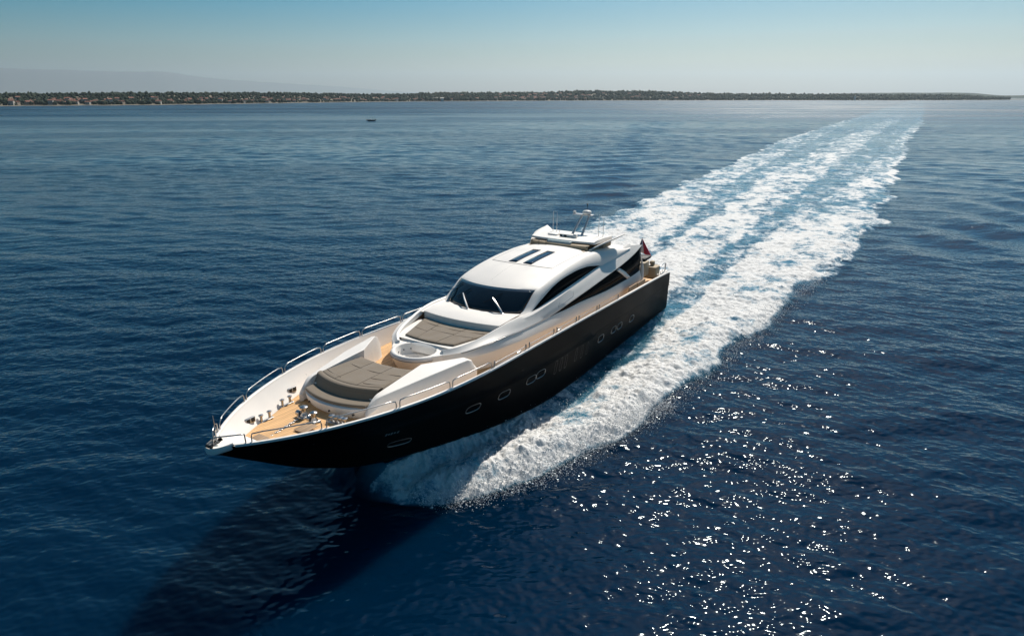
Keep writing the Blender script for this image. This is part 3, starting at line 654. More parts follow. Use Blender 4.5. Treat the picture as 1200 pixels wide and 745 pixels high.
# side wings embracing the lounge
ts = np.r_[0, .02, .04, .06, .08, .1, .12, .2, .3, .4, .5, .6, .68, .76, .84, .92, .945, .97, .985, 1]
def wing_pt(t_, lst): 
    q = np.array(lst, float); return [(ip if t_ < .12 else np.interp)(t_, q[:, 0], q[:, k]) for k in (1, 2, 3)]
IB = [(0, 27.45, 1.50, 3.5), (.12, 27.0, 1.47, 3.5), (.6, 24.4, 1.42, 3.4), (.78, 23.6, 1.86, 3.32), (.9, 23.0, 2.06, 3.30), (1, 22.5, 2.2, 3.28)]
IT = [(0, 27.52, 1.52, 3.70), (.05, 27.30, 1.53, 4.0), (.12, 26.85, 1.54, 4.25), (.6, 24.3, 1.46, 4.41), (.92, 22.75, 2.30, 4.32), (.97, 22.45, 2.42, 4.15), (1, 22.30, 2.46, 3.85)]
OR = [(0, 27.55, 1.60, 3.70), (.05, 27.34, 1.63, 4.0), (.12, 26.95, 1.74, 4.20), (.6, 24.6, 2.22, 4.27), (.92, 22.75, 2.52, 4.25), (.97, 22.45, 2.50, 4.12), (1, 22.30, 2.52, 3.83)]
CR = [(0, 27.56, 1.66, 3.66), (.05, 27.45, 1.72, 3.76), (.12, 27.1, 1.82, 3.86), (.6, 24.6, 2.36, 3.82), (.92, 22.7, 2.61, 3.77), (.97, 22.4, 2.62, 3.77), (1, 22.22, 2.60, 3.74)]
OB = [(0, 27.56, 1.62, 3.35), (.05, 27.45, 1.70, 3.34), (.12, 27.1, 1.80, 3.34), (.6, 24.6, 2.34, 3.30), (.92, 22.7, 2.58, 3.24), (.97, 22.4, 2.60, 3.24), (1, 22.2, 2.58, 3.2)]
for sg in (1, -1):
    mb = MB(); rows = [[tuple(np.array(wing_pt(t_, l)) * (1, sg, 1)) for l in (IB, IT, OR, CR, OB)] for t_ in ts]
    mb.grid(rows); mb.poly(rows[-1]); mb.poly(rows[0]); part(mb, 'lounge_coaming', M['white'], ang=22, bevel=.02)
# ---------------- hot tub
def tub_ring(s_, z, n=40):
    o_ = []
    for k in range(n):
        a = 2 * math.pi * k / n; rx = 1.0 if math.cos(a) > 0 else .95
        o_.append((22.85 + s_ * rx * math.cos(a) * .93, .0 + s_ * 1.06 * math.sin(a), z))
    return o_
mb = MB()
mb.grid([tub_ring(.72, 3.42), tub_ring(.84, 3.6), tub_ring(.93, 3.82), tub_ring(.97, 3.98)], closed=True)
part(mb, 'tub_base', M['cream'], ang=60)
mb = MB()
mb.grid([tub_ring(.98, 3.985), tub_ring(1.02, 4.02), tub_ring(1.03, 4.09), tub_ring(1.01, 4.15), tub_ring(.97, 4.20), tub_ring(.90, 4.215), tub_ring(.85, 4.20), tub_ring(.82, 4.12), tub_ring(.76, 3.86), tub_ring(.70, 3.80), tub_ring(.60, 3.79), tub_ring(.56, 3.70), tub_ring(.3, 3.66), tub_ring(.02, 3.66)], closed=True)
tub = part(mb, 'hot_tub', M['white'], ang=45)
for sg in (1, -1):
    mb = MB(); pl_ = [(23.15, 1.02 * sg, 3.5), (22.85, 1.24 * sg, 3.5), (22.6, 1.34 * sg, 3.5), (22.2, 1.60 * sg, 3.5), (22.2, .8 * sg, 3.5), (22.6, .98 * sg, 3.5)]
    mb.prism(pl_ if sg > 0 else pl_[::-1], (0, 0, .70)); part(mb, 'tub_surround', M['white'], bevel=.03)
mb = MB(); mb.box((22.03, -.22, 4.06), (.03, .22, .17), ry=.25, bev=.01); part(mb, 'control_panel', M['rubber'], parent=tub)
for a in (100, 130, 155, 205, 230, 255, 280):
    c = tub_ring(.80, 3.98, 360)[a]; d = tub_ring(.76, 3.98, 360)[a]; mb = MB(); mb.tube([c, d], .03, 8)
    part(mb, 'water_jet', M['grey'], parent=tub)
mb = MB(); mb.tube(tub_ring(1.035, 4.05), .012, 5, closed=True); part(mb, 'rim_groove', M['grey'], parent=tub)

# ---------------- raised coaming, second sun pad, cabin
CT = [(22.65, 1.20, 4.30), (22.2, 1.62, 4.36), (21.6, 1.90, 4.43), (20.9, 2.09, 4.51), (20.1, 2.25, 4.62), (19.3, 2.36, 4.70), (18.6, 2.42, 4.72)]
WT = [(18.6, 2.42, 4.72), (17.6, 2.47, 4.68), (16, 2.50, 4.76), (14, 2.47, 4.90), (12.5, 2.45, 5.00), (10, 2.42, 5.18), (8, 2.40, 5.34), (6.4, 2.38, 5.48), (5.3, 2.37, 5.56)]
K1 = [(22.75, 1.28, 4.12), (22.2, 1.82, 4.18), (21.6, 2.14, 4.25), (20.9, 2.38, 4.31), (20.1, 2.53, 4.34), (19.3, 2.60, 4.28), (18.6, 2.63, 4.23), (17.4, 2.65, 4.17), (16.07, 2.66, 4.14)]
K2 = [(22.75, 1.28, 3.80), (22.2, 1.85, 3.84), (21.6, 2.22, 3.92), (20.9, 2.5, 3.94), (20.1, 2.66, 3.93), (19.3, 2.72, 3.86), (18.6, 2.75, 3.80), (17.4, 2.76, 3.71), (16.07, 2.77, 3.60), (14, 2.77, 3.40), (12.7, 2.77, 3.33), (9, 2.77, 3.17), (6, 2.76, 3.10), (4.0, 2.72, 3.06)]
BT = [(22.7, 1.10, 3.38), (22.2, 1.66, 3.34), (21.6, 2.05, 3.28), (20.9, 2.36, 3.22), (20.1, 2.55, 3.18), (19.3, 2.62, 3.14), (18.6, 2.65, 3.12), (17.4, 2.66, 3.06), (16.07, 2.67, 3.0), (14, 2.67, 2.9), (12.7, 2.67, 2.86), (9, 2.67, 2.7), (6, 2.66, 2.52), (4.0, 2.62, 2.4)]
SL = [(16.07, 2.68, 4.12), (14.5, 2.69, 4.03), (12.7, 2.69, 3.95), (10.8, 2.69, 3.80), (9.06, 2.69, 3.69), (7.6, 2.69, 3.65), (6.2, 2.69, 3.63), (5, 2.68, 3.63), (4.0, 2.64, 3.66)]
WB = [(16.07, 2.67, 4.14), (14.5, 2.69, 4.25), (12.7, 2.71, 4.37), (10.8, 2.72, 4.50), (9, 2.72, 4.63), (8, 2.72, 4.70), (6.5, 2.71, 4.84), (5.2, 2.69, 5.02), (3.95, 2.62, 5.24)]
def rs(L, n): return np.array(curve(L, n))
# front coaming + wing as one flowing band each side
for sg in (1, -1):
    top = rs(CT + WT[1:], 60); bot = rs(K1 + WB[1:], 60); S_ = np.array([1, sg, 1])
    mb = MB(); rows = []
    for i in range(60):
        a, b = top[i], bot[i]; inn = np.array([0, -1, 0]) * (.16 if a[0] > 18.6 else .14); u = np.clip((a[0] - 19.5) / 3., 0, 1)
        inn = np.array([-.1 * u, -.16 + .05 * u, 0]); rnd = np.array([0, .045, -.05])
        sw = np.array([0, .015, .0])
        lower = b + np.array([0, -.20, -.0])
        rows.append([tuple(S_ * q) for q in (a + inn + (0, 0, -.22 if a[0] > 19.0 else -.1), a + inn, a + inn * .35 + (0, 0, .035), a + rnd, a * .5 + b * .5 + sw, b + np.array([0, .01, .05]), b, lower)])
    mb.grid(rows); mb.poly(rows[0]); mb.poly(rows[-1]); sw_ = part(mb, 'side_wing', M['white'], ang=30)
    mb = MB(); q_ = lambda X, u: tuple(S_ * (top[np.argmin(abs(top[:, 0] - X))] * (1 - u) + bot[np.argmin(abs(bot[:, 0] - X))] * u + (0, .012 + .02 * u, 0)))
    mb.tube([q_(15.3, .72), q_(14.9, .28), q_(13.5, .24), q_(13.7, .70), q_(15.3, .72)], .008, 4); part(mb, 'hatch_outline', M['grey'], parent=sw_)
    mb = MB(); mb.tube([tuple(S_ * q) for q in (np.array(curve(K1[1:7], 16)) + (0, .02, .012))], .016, 6); part(mb, 'grab_rail', M['steel'], ang=80)
    # lower body
    k1 = rs(K1 + SL[1:], 60); k2 = rs(K2, 60); bt = rs(BT, 60); mb = MB(); rows = []
    for i in range(60):
        rows.append([tuple(S_ * q) for q in (k1[i] + (0, -.10, .02), k1[i] + (0, -.02, -.005), k1[i] * .45 + k2[i] * .55 + (0, .03, 0), k2[i] + (0, .0, .03), k2[i] + (0, -.03, -.02), k2[i] * .4 + bt[i] * .6 + (0, -.02, 0), bt[i])])
    mb.grid(rows); mb.poly(rows[-1]); part(mb, 'deckhouse_side', M['white'], ang=30)
    # lower saloon window
    a = rs(SL, 36); b = rs(WB, 36); b[:, 1] = np.minimum(b[:, 1], 2.66); mb = MB(); rows = [[tuple(S_ * (a[i] + (0, -.055, -.03))), tuple(S_ * ((a[i] + b[i]) / 2 + (0, -.02, 0))), tuple(S_ * (b[i] + (0, -.055, .03)))] for i in range(36)]
    mb.grid(rows); win = part(mb, 'saloon_window', M['glass'], thick=.02)
    mb = MB(); q = [np.array(p) for p in ((8.0, 2.655, 4.58), (7.6, 2.655, 4.62), (5.8, 2.675, 3.68), (6.3, 2.675, 3.68))]
    c_ = curve([tuple(q[0]), (7.3, 2.675, 4.22), tuple(q[3])], 8); d_ = curve([tuple(q[1]), (6.85, 2.675, 4.28), tuple(q[2])], 8)
    mb.grid([[tuple(S_ * np.array(c_[i])), tuple(S_ * np.array(d_[i]))] for i in range(8)]); part(mb, 'window_pillar', M['white'], parent=win, thick=.04)
    # rounded aft end of the deck house
    mb = MB(); e = curve([(4.35, 2.55, 5.02), (3.95, 2.58, 4.55), (3.62, 2.60, 4.0), (3.62, 2.62, 3.55), (3.75, 2.66, 3.06), (3.8, 2.6, 2.4)], 14)
    mb.tube([tuple(S_ * np.array(p)) for p in e], [.03] * 3 + [.05] * 3 + [.10, .13, .14, .14, .14, .13, .12, .12], 8); part(mb, 'aft_post', M['white'], ang=80)
mb = MB()   # aft bulkhead of the saloon, glass doors
mb.prism([(4.1, -2.5, 2.35), (4.1, 2.5, 2.35), (4.1, 2.5, 5.1), (4.1, -2.5, 5.1)], (.05, 0, 0)); part(mb, 'saloon_door', M['glass'])
# inside of the coaming round the pad + dash in front of the windscreen
def rt_(Y, k=2.0): return 20.02 - .33 * (Y / k)**2          # aft edge of the pad recess
V = np.linspace(-1, 1, 25)
wsb = [(18.57 - .77 * v * v, 2.02 * v, 4.76 - .09 * v * v) for v in V]
wst = [(17.40 - .80 * v * v, 2.09 * v, 5.56 - .09 * v * v) for v in V]
mb = MB(); r0 = [(rt_(2.05 * v, 2.05) + .0, 2.05 * v, 4.32) for v in V]; r1 = [(rt_(2.05 * v, 2.05) - .03, 2.05 * v, 4.63 + .03 * (1 - v * v)) for v in V]
r2 = [(rt_(2.05 * v, 2.05) - .10, 2.08 * v, 4.65 + .035 * (1 - v * v)) for v in V]
r4 = [(a[0] + .05, a[1] * 1.02, a[2] - .02) for a in wsb]; r3 = [tuple((np.array(a) + np.array(b)) / 2 + (0, 0, .02)) for a, b in zip(r2, r4)]
r5 = [(a[0] - .1, a[1], a[2] - .05) for a in wsb]
mb.grid([r0, r1, r2, r3, r4, r5])
for sg in (1, -1):   # shoulders between dash and wing
    A_ = curve([(19.72, sg * 2.06, 4.60), (18.9, sg * 2.10, 4.66), (18.2, sg * 2.08, 4.62), (17.7, sg * 2.04, 4.62)], 10); B_ = curve([(19.9, sg * 2.22, 4.64), (19.2, sg * 2.30, 4.70), (18.4, sg * 2.40, 4.71), (17.6, sg * 2.45, 4.67)], 10); mb.grid([A_, B_])
part(mb, 'dashboard_coaming', M['white'], ang=35)
mb = MB()      # floor strip under and in front of pad
fl = []
for X in np.linspace(22.25, 19.9, 10):
    h_ = f(ip(X, [19.9, 20.9, 21.6, 22.25], [2.1, 1.98, 1.80, 1.42])); fl.append([(X, h_ * k, 4.30) for k in np.linspace(-1, 1, 7)])
mb.grid(fl)
fr = [(22.26 - .22 * (v * v) - .02, 1.36 * v, 4.30) for v in V]; mb.grid([fr, [(p[0] + .16, p[1], 4.20) for p in fr], [(p[0] + .2, p[1], 3.9) for p in fr]])
part(mb, 'pad_well', M['white'], ang=40)
pad_surface('sun_pad', lambda Y: 22.14 - .10 * Y * Y, lambda Y: rt_(Y) + .05, 1.28, 1.92, 4.38, 4.39, .12, (-.42, .36), lab='sun pad in the recess before the windscreen', cross=((.42, -.95, -.42), (.55, -.42, .36), (.5, .36, .95), (.78, -.95, .95)))
# ---------------- windscreen, roof shell, side windows
mb = MB(); rows = []
for u in np.linspace(0, 1, 8):
    rows.append([tuple(np.array(a) * (1 - u) + np.array(b) * u + np.array([.05, 0, .035]) * 4 * u * (1 - u)) for a, b in zip(wsb, wst)])
mb.grid(rows); ws = part(mb, 'windscreen', M['wsglass'], thick=.03)
for v0, up_, dy in ((-.95, .60, .10), (-.14, .46, -.78), (.67, .50, -.72)):
    def wsp(Y, u):
        v = Y / 2.05; a = np.array([18.57 - .77 * v * v, Y, 4.76 - .09 * v * v]); b = np.array([17.40 - .80 * v * v, Y, 5.56 - .09 * v * v]); return a * (1 - u) + b * u + np.array([.06, 0, .05]) + np.array([.05, 0, .035]) * 4 * u * (1 - u)
    y0 = v0 * 2.05; mb = MB(); mb.tube([tuple(wsp(y0, -.06)), tuple(wsp(y0 + dy * .5, up_ * .5) + (.05, 0, .05)), tuple(wsp(y0 + dy, up_))], [.06, .05, .035], 6)
    mb.lathe(tuple(wsp(y0, -.08) + (0, 0, -.06)), [(.08, 0), (.08, .09), (.03, .11)], 10)
    wp = part(mb, 'wiper', M['steel'], parent=ws)
    mb = MB(); mb.tube([tuple(wsp(y0 + dy * 1.0 - .32, up_ - .22)), tuple(wsp(y0 + dy, up_)), tuple(wsp(y0 + dy + .30, up_ + .26))], .018, 5); part(mb, 'wiper_blade', M['rubber'], parent=ws)
# roof: from windscreen head aft
E_ = [(18.05, 2.05, 4.60), (17.75, 2.04, 4.70), (17.2, 2.08, 5.08), (16.6, 2.10, 5.47), (15.5, 2.0, 5.74), (14.5, 1.95, 5.885), (13, 1.96, 6.00), (11.5, 1.98, 6.03), (10, 2.0, 5.97), (8.5, 2.05, 5.83), (7, 2.12, 5.62), (5.5, 2.25, 5.40)]
W_ = [(17.85, 2.38, 4.62), (17.55, 2.40, 4.68), (16.95, 2.41, 4.92), (16.3, 2.41, 5.13), (15.3, 2.41, 5.42), (14.3, 2.41, 5.56), (13, 2.41, 5.61), (11.7, 2.41, 5.55), (10.5, 2.42, 5.36), (9.3, 2.45, 5.16), (7.6, 2.50, 5.26), (5.6, 2.53, 5.42)]
NE = 56
E_s, W_s = rs(E_, NE), rs(W_, NE)
mb = MB()
for sg in (1, -1):
    rows = []
    for i in range(NE):
        a, b = E_s[i], W_s[i]; row = []
        for u in np.linspace(0, 1, 9):
            q = u * math.pi / 2; x_ = a[0] + (b[0] - a[0]) * u
            row.append((x_, sg * (a[1] + (b[1] - a[1]) * math.sin(q)), b[2] + (a[2] - b[2]) * math.cos(q)))
        b2 = b + (0, -.10, .0); row.append((b2[0], sg * b2[1], b2[2])); rows.append(row)
    mb.grid(rows, flip=sg < 0)
# crown between the two roof edges, from the windscreen head aft
i0 = int(np.argmin(np.abs(E_s[:, 0] - 16.6))); rows = []
heads = [(a[0] - .02, a[1], a[2] + .012) for a in wst]
rows.append([(h[0] + .05, h[1] * 1.005, h[2] - .06) for h in heads]); rows.append(heads)
for i in range(i0 + 1, NE):
    a = E_s[i]; cr_ = float(ip(a[0], [5.5, 8, 10.3, 12.5, 14.6, 16.6], [.12, .14, .16, .13, .13, .10])); bow = .8 * max(0, 1 - (16.6 - a[0]) / 6.)
    rows.append([(a[0] + bow * (1 - v * v), a[1] * v, a[2] + cr_ * (1 - v * v)) for v in V])
mb.grid(rows); roof = part(mb, 'roof', M['white'], ang=30)
def roof_pt(X, Y, dz=0):
    # invert the bow: find i so that a0 + bow(1-v^2) = X
    best = None
    for i in range(i0, NE):
        a = E_s[i]; v = Y / a[1]; bow = .8 * max(0, 1 - (16.6 - a[0]) / 6.) if i > i0 else .8
        best_x = a[0] + bow * (1 - v * v); z = a[2] + float(ip(a[0], [5.5, 8, 10.3, 12.5, 14.6, 16.6], [.12, .14, .16, .13, .13, .10])) * (1 - v * v)
        if best is not None and best_x <= X <= best[0]:
            s_ = (X - best_x) / (best[0] - best_x + 1e-9); return (X, Y, z + (best[1] - z) * s_ + dz)
        best = (best_x, z)
    return (X, Y, best[1] + dz)
for sg in (1, -1):
    mb = MB(); ra = []
    for X in np.linspace(11.85, 14.45, 9): ra.append([roof_pt(X, sg * y, .012) for y in np.linspace(.20, .66, 4)])
    mb.grid(ra); part(mb, 'skylight', M['navy'], parent=roof, thick=.02)
mb = MB(); mb.tube([roof_pt(14.25 + .42 * (1 - (y / 1.75)**2), y, .0) for y in np.linspace(-1.75, 1.75, 22)], .018, 5)
for sg in (1, -1): mb.tube([roof_pt(X, sg * (1.75 + (14.25 - X) * .02), .0) for X in np.linspace(14.25, 10.6, 12)], .009, 4)
mb.tube([roof_pt(X, -.15, -.002) for X in np.linspace(16.9, 14.6, 8)], .006, 4)
part(mb, 'roof_seam', M['grey'], parent=roof)
# arched side windows
for sg in (1, -1):
    S_ = np.array([1, sg, 1]); tp = rs(W_[1:10], 34); mb = MB(); rows = []
    wt_all = rs(WT, 60)
    for q in tp:
        zb = float(np.interp(q[0], wt_all[::-1, 0], wt_all[::-1, 2])) - .05; zt = max(q[2] + .02, zb)
        rows.append([tuple(S_ * np.array([q[0], 2.35, zb])), tuple(S_ * np.array([q[0], 2.37, (zb + zt) / 2])), tuple(S_ * np.array([q[0], 2.35, zt]))])
    mb.grid(rows); part(mb, 'arched_side_window', M['glass'], thick=.02)
# ---------------- flybridge
fly = MB()
fl = [(10.55, -1.72), (10.62, 0), (10.55, 1.72), (9.4, 1.86), (7.2, 1.9), (7.2, -1.9), (9.4, -1.86)]
fly.prism([(x_, y_, 5.80) for x_, y_ in fl], (0, 0, .26)); fb_ = part(fly, 'flybridge_sole', M['teakdark'])
mb = MB(); rows = []
for y in np.linspace(-1.78, 1.78, 15):
    rows.append([(10.30 - .05 * abs(y), y, 6.04), (10.26 - .05 * abs(y), y, 6.24), (10.18 - .05 * abs(y), y, 6.27), (9.9, y, 6.27)])
mb.grid(rows); part(mb, 'flybridge_front', M['tan'], ang=40, thick=.03)
mb = MB(); mb.grid([[(10.22 - .04 * abs(y), y, 6.27), (10.02 - .04 * abs(y), y, 6.40)] for y in np.linspace(-.75, .75, 9)]); part(mb, 'flybridge_windscreen', mat('clear_screen', (.30, .36, .36), .1), thick=.02)
mb = MB(); mb.tube([(10.35, y, 6.36) for y in np.linspace(-1.6, -.7, 6)], .02, 6)
for y in (-1.6, -1.15, -.7): mb.tube([(10.35, y, 6.0), (10.35, y, 6.36)], .018, 6)
part(mb, 'flybridge_rail', M['rubber'])
mb = MB(); rows = []     # white moulding above
for y in np.linspace(-1.95, 1.95, 17):
    fx = 9.95 - .05 * y * y
    rows.append([(fx - .02, y, 6.30), (fx + .04, y, 6.36), (fx, y, 6.43), (fx - .35, y, 6.46), (8.3, y, 6.44), (7.2, y, 6.34), (7.2, y, 6.1)])
mb.grid(rows); mb.poly(rows[0]); mb.poly(rows[-1]); part(mb, 'flybridge_moulding', M['white'], ang=40)
mb = MB(); mb.box((9.1, .1, 6.52), (.5, .9, .16), ry=-.1, bev=.05); mb.box((9.0, -.9, 6.49), (.5, .6, .10), bev=.04); mb.lathe((9.25, .55, 6.46), [(.12, 0), (.14, .1), (.08, .2), (.02, .22)], 12); part(mb, 'helm_console', M['white'])
for y in (-.28, .0):
    mb = MB(); mb.box((9.36, y, 6.53), (.04, .16, .10), ry=-.3, bev=.015)
    part(mb, 'instrument', M['rubber'])
for sg in (1, -1):        # flared wing fins
    S_ = np.array([1, sg, 1]); mb = MB()
    prof_b = curve([(10.1, 1.84, 6.02), (9.2, 1.92, 6.10), (8.2, 1.98, 6.13), (6.85, 2.04, 6.13)], 14); prof_t = curve([(10.12, 1.86, 6.06), (9.4, 2.15, 6.25), (8.4, 2.42, 6.39), (6.7, 2.58, 6.44)], 14)
    rows = [[tuple(S_ * np.array(a)), tuple(S_ * (np.array(a) + np.array(b)) / 2 + S_ * np.array([0, -.03, 0])), tuple(S_ * np.array(b))] for a, b in zip(prof_b, prof_t)]
    mb.grid(rows); part(mb, 'wing_fin', M['white'], thick=.07, ang=60)
# radar arch
mb = MB()
for sg in (1, -1): mb.tube([(8.25, .30 * sg + .2, 6.40), (7.75, .27 * sg + .25, 6.95), (7.35, .22 * sg + .3, 7.42)], [.075, .065, .055], 8)
mb.box((7.35, .15, 7.46), (.34, 1.25, .05), bev=.02)
arch = part(mb, 'radar_arch', mat('arch_paint', (.46, .48, .5), .4), ang=50)
mb = MB(); mb.lathe((7.35, .38, 7.50), [(.20, 0), (.25, .03), (.26, .12), (.22, .19), (.1, .22), (.01, .225)], 20); part(mb, 'radar_dome', M['white'], parent=arch, ang=50)
mb = MB(); mb.lathe((7.35, -.42, 7.49), [(.07, 0), (.09, .05), (.09, .10), (.03, .15)], 12); part(mb, 'antenna_dome', M['white'], parent=arch)
mb = MB(); mb.tube([(7.35, .38, 7.72), (7.33, .38, 8.05)], .012, 5); mb.lathe((7.33, .38, 8.0), [(.04, 0), (.04, .1), (.01, .12)], 8); part(mb, 'mast_light', M['rubber'], parent=arch)
for x_, y_, h_ in ((8.0, -1.49, 1.25), (8.0, -1.24, 1.2), (8.0, 1.44, 1.3), (8.0, 1.72, 1.25), (8.6, -.75, .3)):
    mb = MB(); mb.tube([(x_, y_, 6.35), (x_, y_, 6.6), (x_ - .02, y_, 6.35 + h_)], [.024, .018, .012], 6); part(mb, 'antenna', M['white'])
# ---------------- aft deck
mb = MB(); mb.box((2.35, 1.0, 3.35), (.9, 3.0, 1.0), bev=.08); part(mb, 'bar_unit', M['tan'])
mb = MB(); mb.box((1.75, .8, 3.92), (1.2, 3.1, .22), bev=.07); part(mb, 'aft_sun_pad', M['darkcush'])
mb = MB(); mb.box((2.85, 1.25, 3.45), (.75, 2.2, .5), bev=.08); mb.box((3.3, 2.2, 3.4), (.6, .35, .55), bev=.08); part(mb, 'aft_sofa', M['tan'])
mb = MB(); mb.box((1.9, 2.2, 3.52), (.55, .6, .06), bev=.025); mb.lathe((1.9, 2.2, 2.9), [(.06, 0), (.06, .6)], 10); part(mb, 'aft_table', M['white'])
mb = MB(); mb.box((1.3, 2.55, 3.0), (.9, .7, .75), bev=.06); mb.box((1.2, 2.45, 3.5), (.35, .3, .35), bev=.08); part(mb, 'aft_locker', M['tan'])
mb = MB(); mb.box((1.05, 1.75, 3.78), (.35, .5, .35), bev=.1); part(mb, 'rolled_cover', M['grey'])
for xa, xb in ((5.6, 4.25), (7.1, 5.75)):
    mb = MB(); pts = []
    for X in (xa, xb): pts.append((X, f(gun(X)[0]) - .32, f(gun(X)[1])))
    a, b = pts; mb.prism([(a[0], a[1], a[2] - .45), (b[0], b[1], b[2] - .45), (b[0], b[1], b[2] + .18), (a[0], a[1], a[2] + .14)], (0, -.05, 0)); part(mb, 'side_gate', M['teakdark'])
mb = MB()
mb.tube([(1.7, 3.12, 2.85), (1.7, 3.12, 3.42), (1.6, 3.12, 3.48), (.55, 3.1, 3.46), (.45, 3.1, 3.40), (.45, 3.1, 2.8)], .028, 8)
mb.tube([(1.35, 3.1, 2.8), (1.3, 3.1, 3.0), (1.08, 3.1, 3.13), (.86, 3.1, 3.0), (.8, 3.1, 2.8)], .024, 8)
mb.tube([(.25, 3.05, 2.8), (.2, 3.05, 3.3), (-.05, 3.0, 3.36), (.05, 3.0, 2.8)], .024, 8); part(mb, 'stern_rail', M['steel'], ang=80)
mb = MB(); mb.box((.8, 2.95, 2.82), (1.5, .5, .12), bev=.04); part(mb, 'stern_platform', M['white'])
mb = MB()
mb.tube([(.72, .95, 3.3), (.40, 1.385, 4.98)], .022, 6); stf = part(mb, 'ensign_staff', M['steel'])
mb = MB(); mats_ = [M['red'], M['fwhite'], M['fblue']]
nu, nv = 13, 10; top = np.array([.32, 1.38, 4.86]); dn = np.array([.30, .23, -1.0]) / 1.07
g_ = [[None] * nv for _ in range(nu)]
for i in range(nu):
    u = i / (nu - 1); sp_ = np.array([.42 + .12 * u, 1.36 - .22 * u, 4.86 - .82 * u]); fe = np.array([.30 - .25 * u, 1.38 + .62 * u, 4.84 - 1.20 * u])
    for j in range(nv):
        v = j / (nv - 1); p = sp_ + (fe - sp_) * v + np.array([.5, .1, .06]) * .16 * u * math.sin(v * 8 + u * 2.5); g_[i][j] = tuple(p)
for k, (a, b) in enumerate(((0, 4), (4, 8), (8, 12))):
    # hoist stripes hang lengthwise: red outside, white, blue at the staff foot
    mb.grid([g_[i] for i in range(a, b + 1)], 0 if k == 0 else (1 if k == 1 else 0))
fv = mb
for fi in range(len(fv.f)):
    j = fi % (nv - 1); fv.m[fi] = 2 if j < 2 else (1 if j < 4 else 0)
part(mb, 'ensign', mats_, parent=stf, thick=.006, ang=80)
# ---------------- foredeck gear
def windlass(x_, y_, s=1.0):
    Zd = f(foot(x_)[1]); m_ = MB(); m_.box((x_, y_, Zd + .05), (.42 * s, .32 * s, .1), bev=.03)
    m_.lathe((x_, y_, Zd + .1), [(.15 * s, 0), (.13 * s, .06), (.085 * s, .12), (.085 * s, .22), (.14 * s, .28), (.14 * s, .32), (.04, .36)], 16)
    m_.tube([(x_ + .05, y_ - .14 * s, Zd + .15), (x_ + .05, y_ - .30 * s, Zd + .15)], .10 * s, 10); return m_
part(windlass(28.42, -.42, 1.0), 'windlass', M['steel'], ang=50); part(windlass(28.55, .20, .85), 'windlass', M['steel'], ang=50)
mb = MB(); Zd = f(foot(28.6)[1])
for k in range(16): 
    x_ = 28.75 + k * .12; y_ = -.42 + k * .028
    mb.tube([(x_ + .06 * math.cos(a), y_ + .035 * math.sin(a), Zd + .06 + (.02 if k % 2 else 0) + k * .008) for a in np.linspace(0, 2 * math.pi, 7)[:-1]], .017, 5, closed=True)
part(mb, 'anchor_chain', M['steel'], ang=80)
mb = MB(); Zd = f(foot(28)[1])
for y in (.62, .82, 1.0, 1.16): mb.lathe((28.15 - .12 * (y - .6), y, Zd), [(.1, 0), (.1, .04), (.05, .08), (.05, .2), (.11, .24), (.11, .28), (.02, .3)], 12)
mb.box((28.1, .9, Zd + .03), (.35, .85, .05), bev=.015); part(mb, 'mooring_bollard', M['steel'], ang=50)
for x_ in (29.35, 28.05):
    for sg in (-1, 1):
        Yd, Zd = map(f, foot(x_)); m_ = MB()
        for d in (-.17, .17):
            m_.lathe((x_ + d, sg * (Yd - .06), Zd), [(.06, 0), (.045, .05), (.045, .22), (.085, .26), (.085, .29), (.02, .31)], 12)
        m_.box((x_, sg * (Yd - .06), Zd + .02), (.6, .14, .04), bev=.01); part(m_, 'mooring_bollard', M['steel'], ang=50)
for x_, u_ in ((30.0, .12), (27.35, .15)):
    for sg in (-1,):
        Yd, Zd = map(f, foot(x_)); Y, Z = map(f, gun(x_)); m_ = MB()
        c = np.array([x_, sg * (Yd + .30 * (Y - .1 - Yd)), Zd + .22]); m_.box(tuple(c), (.40, .10, .24), bev=.04); hw = part(m_, 'hawse_box', M['steel'])
        m_ = MB(); 
        for d in (-.09, .09): m_.box(tuple(c + (d, -sg * .05, .02)), (.13, .03, .15), bev=.012)
        part(m_, 'opening', M['rubber'], parent=hw)
for x_ in (30.0, 28.3, 26.0, 24.0):
    for sg in (-1,):
        Yd, Zd = map(f, foot(x_)); Y, Z = map(f, gun(x_)); c = np.array([x_ + .25, sg * (Yd + .55 * (Y - .1 - Yd)), Zd + .34]); m_ = MB()
        m_.tube([tuple(c), tuple(c + (0, -sg * .06, .03))], .05, 10); part(m_, 'bulwark_light', M['grey'])
for x_, y_ in ((31.2, .0), (29.6, .4)):
    m_ = MB(); Zd = f(foot(x_)[1]); m_.box((x_ - .5, y_, Zd + .045), (.6, .5, .02), bev=.006); part(m_, 'deck_hatch', M['teakdark'])
for X in (20.3, 16.6):
    m_ = MB(); Y, Z = map(f, gun(X)); m_.box((X, Y - .1, Z + .09), (.36, .05, .05), bev=.02)
    for d in (-.1, .1): m_.tube([(X + d, Y - .1, Z + .03), (X + d, Y - .1, Z + .08)], .025, 6)
    part(m_, 'deck_cleat', M['steel'])
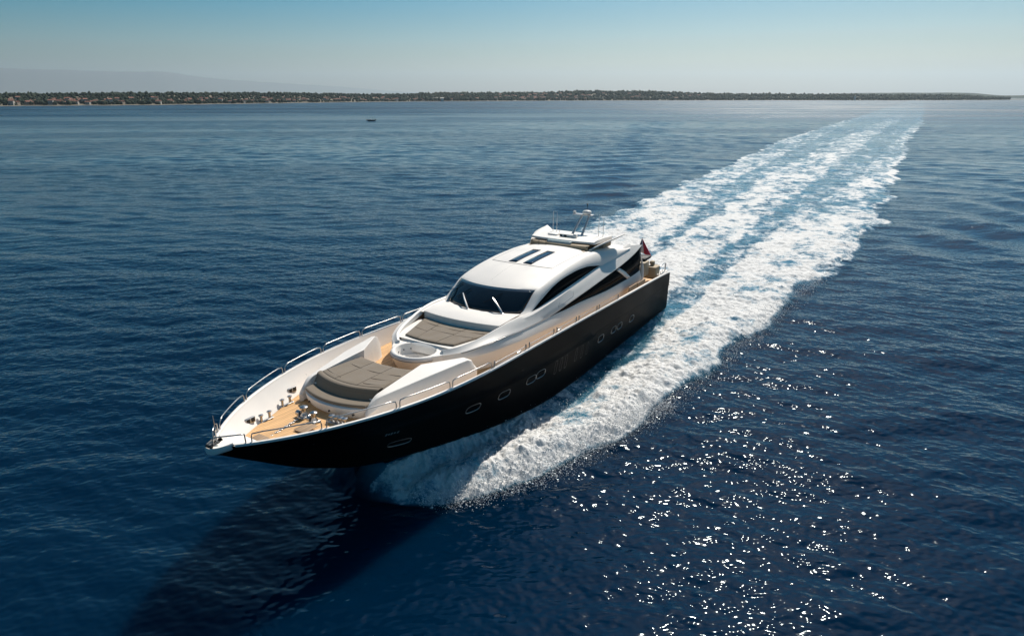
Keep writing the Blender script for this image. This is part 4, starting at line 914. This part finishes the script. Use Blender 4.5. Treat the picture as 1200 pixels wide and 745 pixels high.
# ------------------------------------------------------------------ flying spray: droplets torn off the crest of the bow wave
def make_spray():
    g = np.random.default_rng(5); n = 24000
    X = np.where(g.random(n) < .55, g.uniform(14, 26.6, n), g.uniform(-14, 26, n)); S = np.where(g.random(n) < .86, 1, -1)
    yo = ip(X, WK_X, WK_P); hy = chine(np.clip(X, 0, 32))[0]
    k = g.random(n); out = k < .72
    A = np.where(out, yo + g.normal(-.25, .42, n), hy + (yo - hy) * g.random(n)**.7)
    _, _, hh = foam_field(X, A * S)
    z = hh + np.abs(g.normal(0, 1, n)) * np.where(out, .16, .22) * np.interp(X, [-14, 5, 20, 26], [.4, .7, 1.1, 1.0])
    ok = (A > hy + .05) & ((S > 0) | (X < 22)); X, A, S, z = X[ok], A[ok], S[ok], z[ok]; n = len(X)
    rad = np.exp(g.normal(math.log(.009), .5, n)); rad = np.clip(rad, .005, .045)
    c = np.stack(to_world(X, A * S, z), -1); c[:, 2] = z
    octa = np.array([(1, 0, 0), (-1, 0, 0), (0, 1, 0), (0, -1, 0), (0, 0, 1), (0, 0, -1)], float)
    fc = np.array([(0, 2, 4), (2, 1, 4), (1, 3, 4), (3, 0, 4), (2, 0, 5), (1, 2, 5), (3, 1, 5), (0, 3, 5)])
    st = 1 + .8 * g.random((n, 1, 3)); V = (c[:, None, :] + octa[None] * rad[:, None, None] * st).reshape(-1, 3)
    F = (fc[None] + 6 * np.arange(n)[:, None, None]).reshape(-1, 3)
    me = bpy.data.meshes.new('bow_spray'); nv, nf = len(V), len(F)
    me.vertices.add(nv); me.vertices.foreach_set('co', V.astype(np.float32).ravel()); me.loops.add(nf * 3); me.loops.foreach_set('vertex_index', F.astype(np.int32).ravel())
    me.polygons.add(nf); me.polygons.foreach_set('loop_start', np.arange(0, nf * 3, 3, dtype=np.int32)); me.update(calc_edges=True); me.shade_smooth()
    me.materials.append(mat('spray_drops', (.78, .79, .80), .4)); o = bpy.data.objects.new('bow_spray', me); col.objects.link(o)
    tag(o, 'fine white spray thrown off the bow wave along the hull', 'spray', kind='stuff')
make_spray()
# ------------------------------------------------------------------ sea haze: one even box of air round everything
hz = MB(); hz.box((0, 0, 455), (58000, 58000, 918)); hm = bpy.data.materials.new('sea_haze'); hm.use_nodes = True; t = hm.node_tree; t.nodes.clear()
ho = t.nodes.new('ShaderNodeOutputMaterial'); pv = t.nodes.new('ShaderNodeVolumePrincipled'); pv.inputs['Color'].default_value = (.74, .90, 1.0, 1); pv.inputs['Density'].default_value = 5.5e-5; pv.inputs['Anisotropy'].default_value = .5
t.links.new(pv.outputs[0], ho.inputs['Volume'])
ob = hz.build('haze', hm); ob['kind'] = 'stuff'; tag(ob, 'thin pale sea haze over the whole water', 'haze')
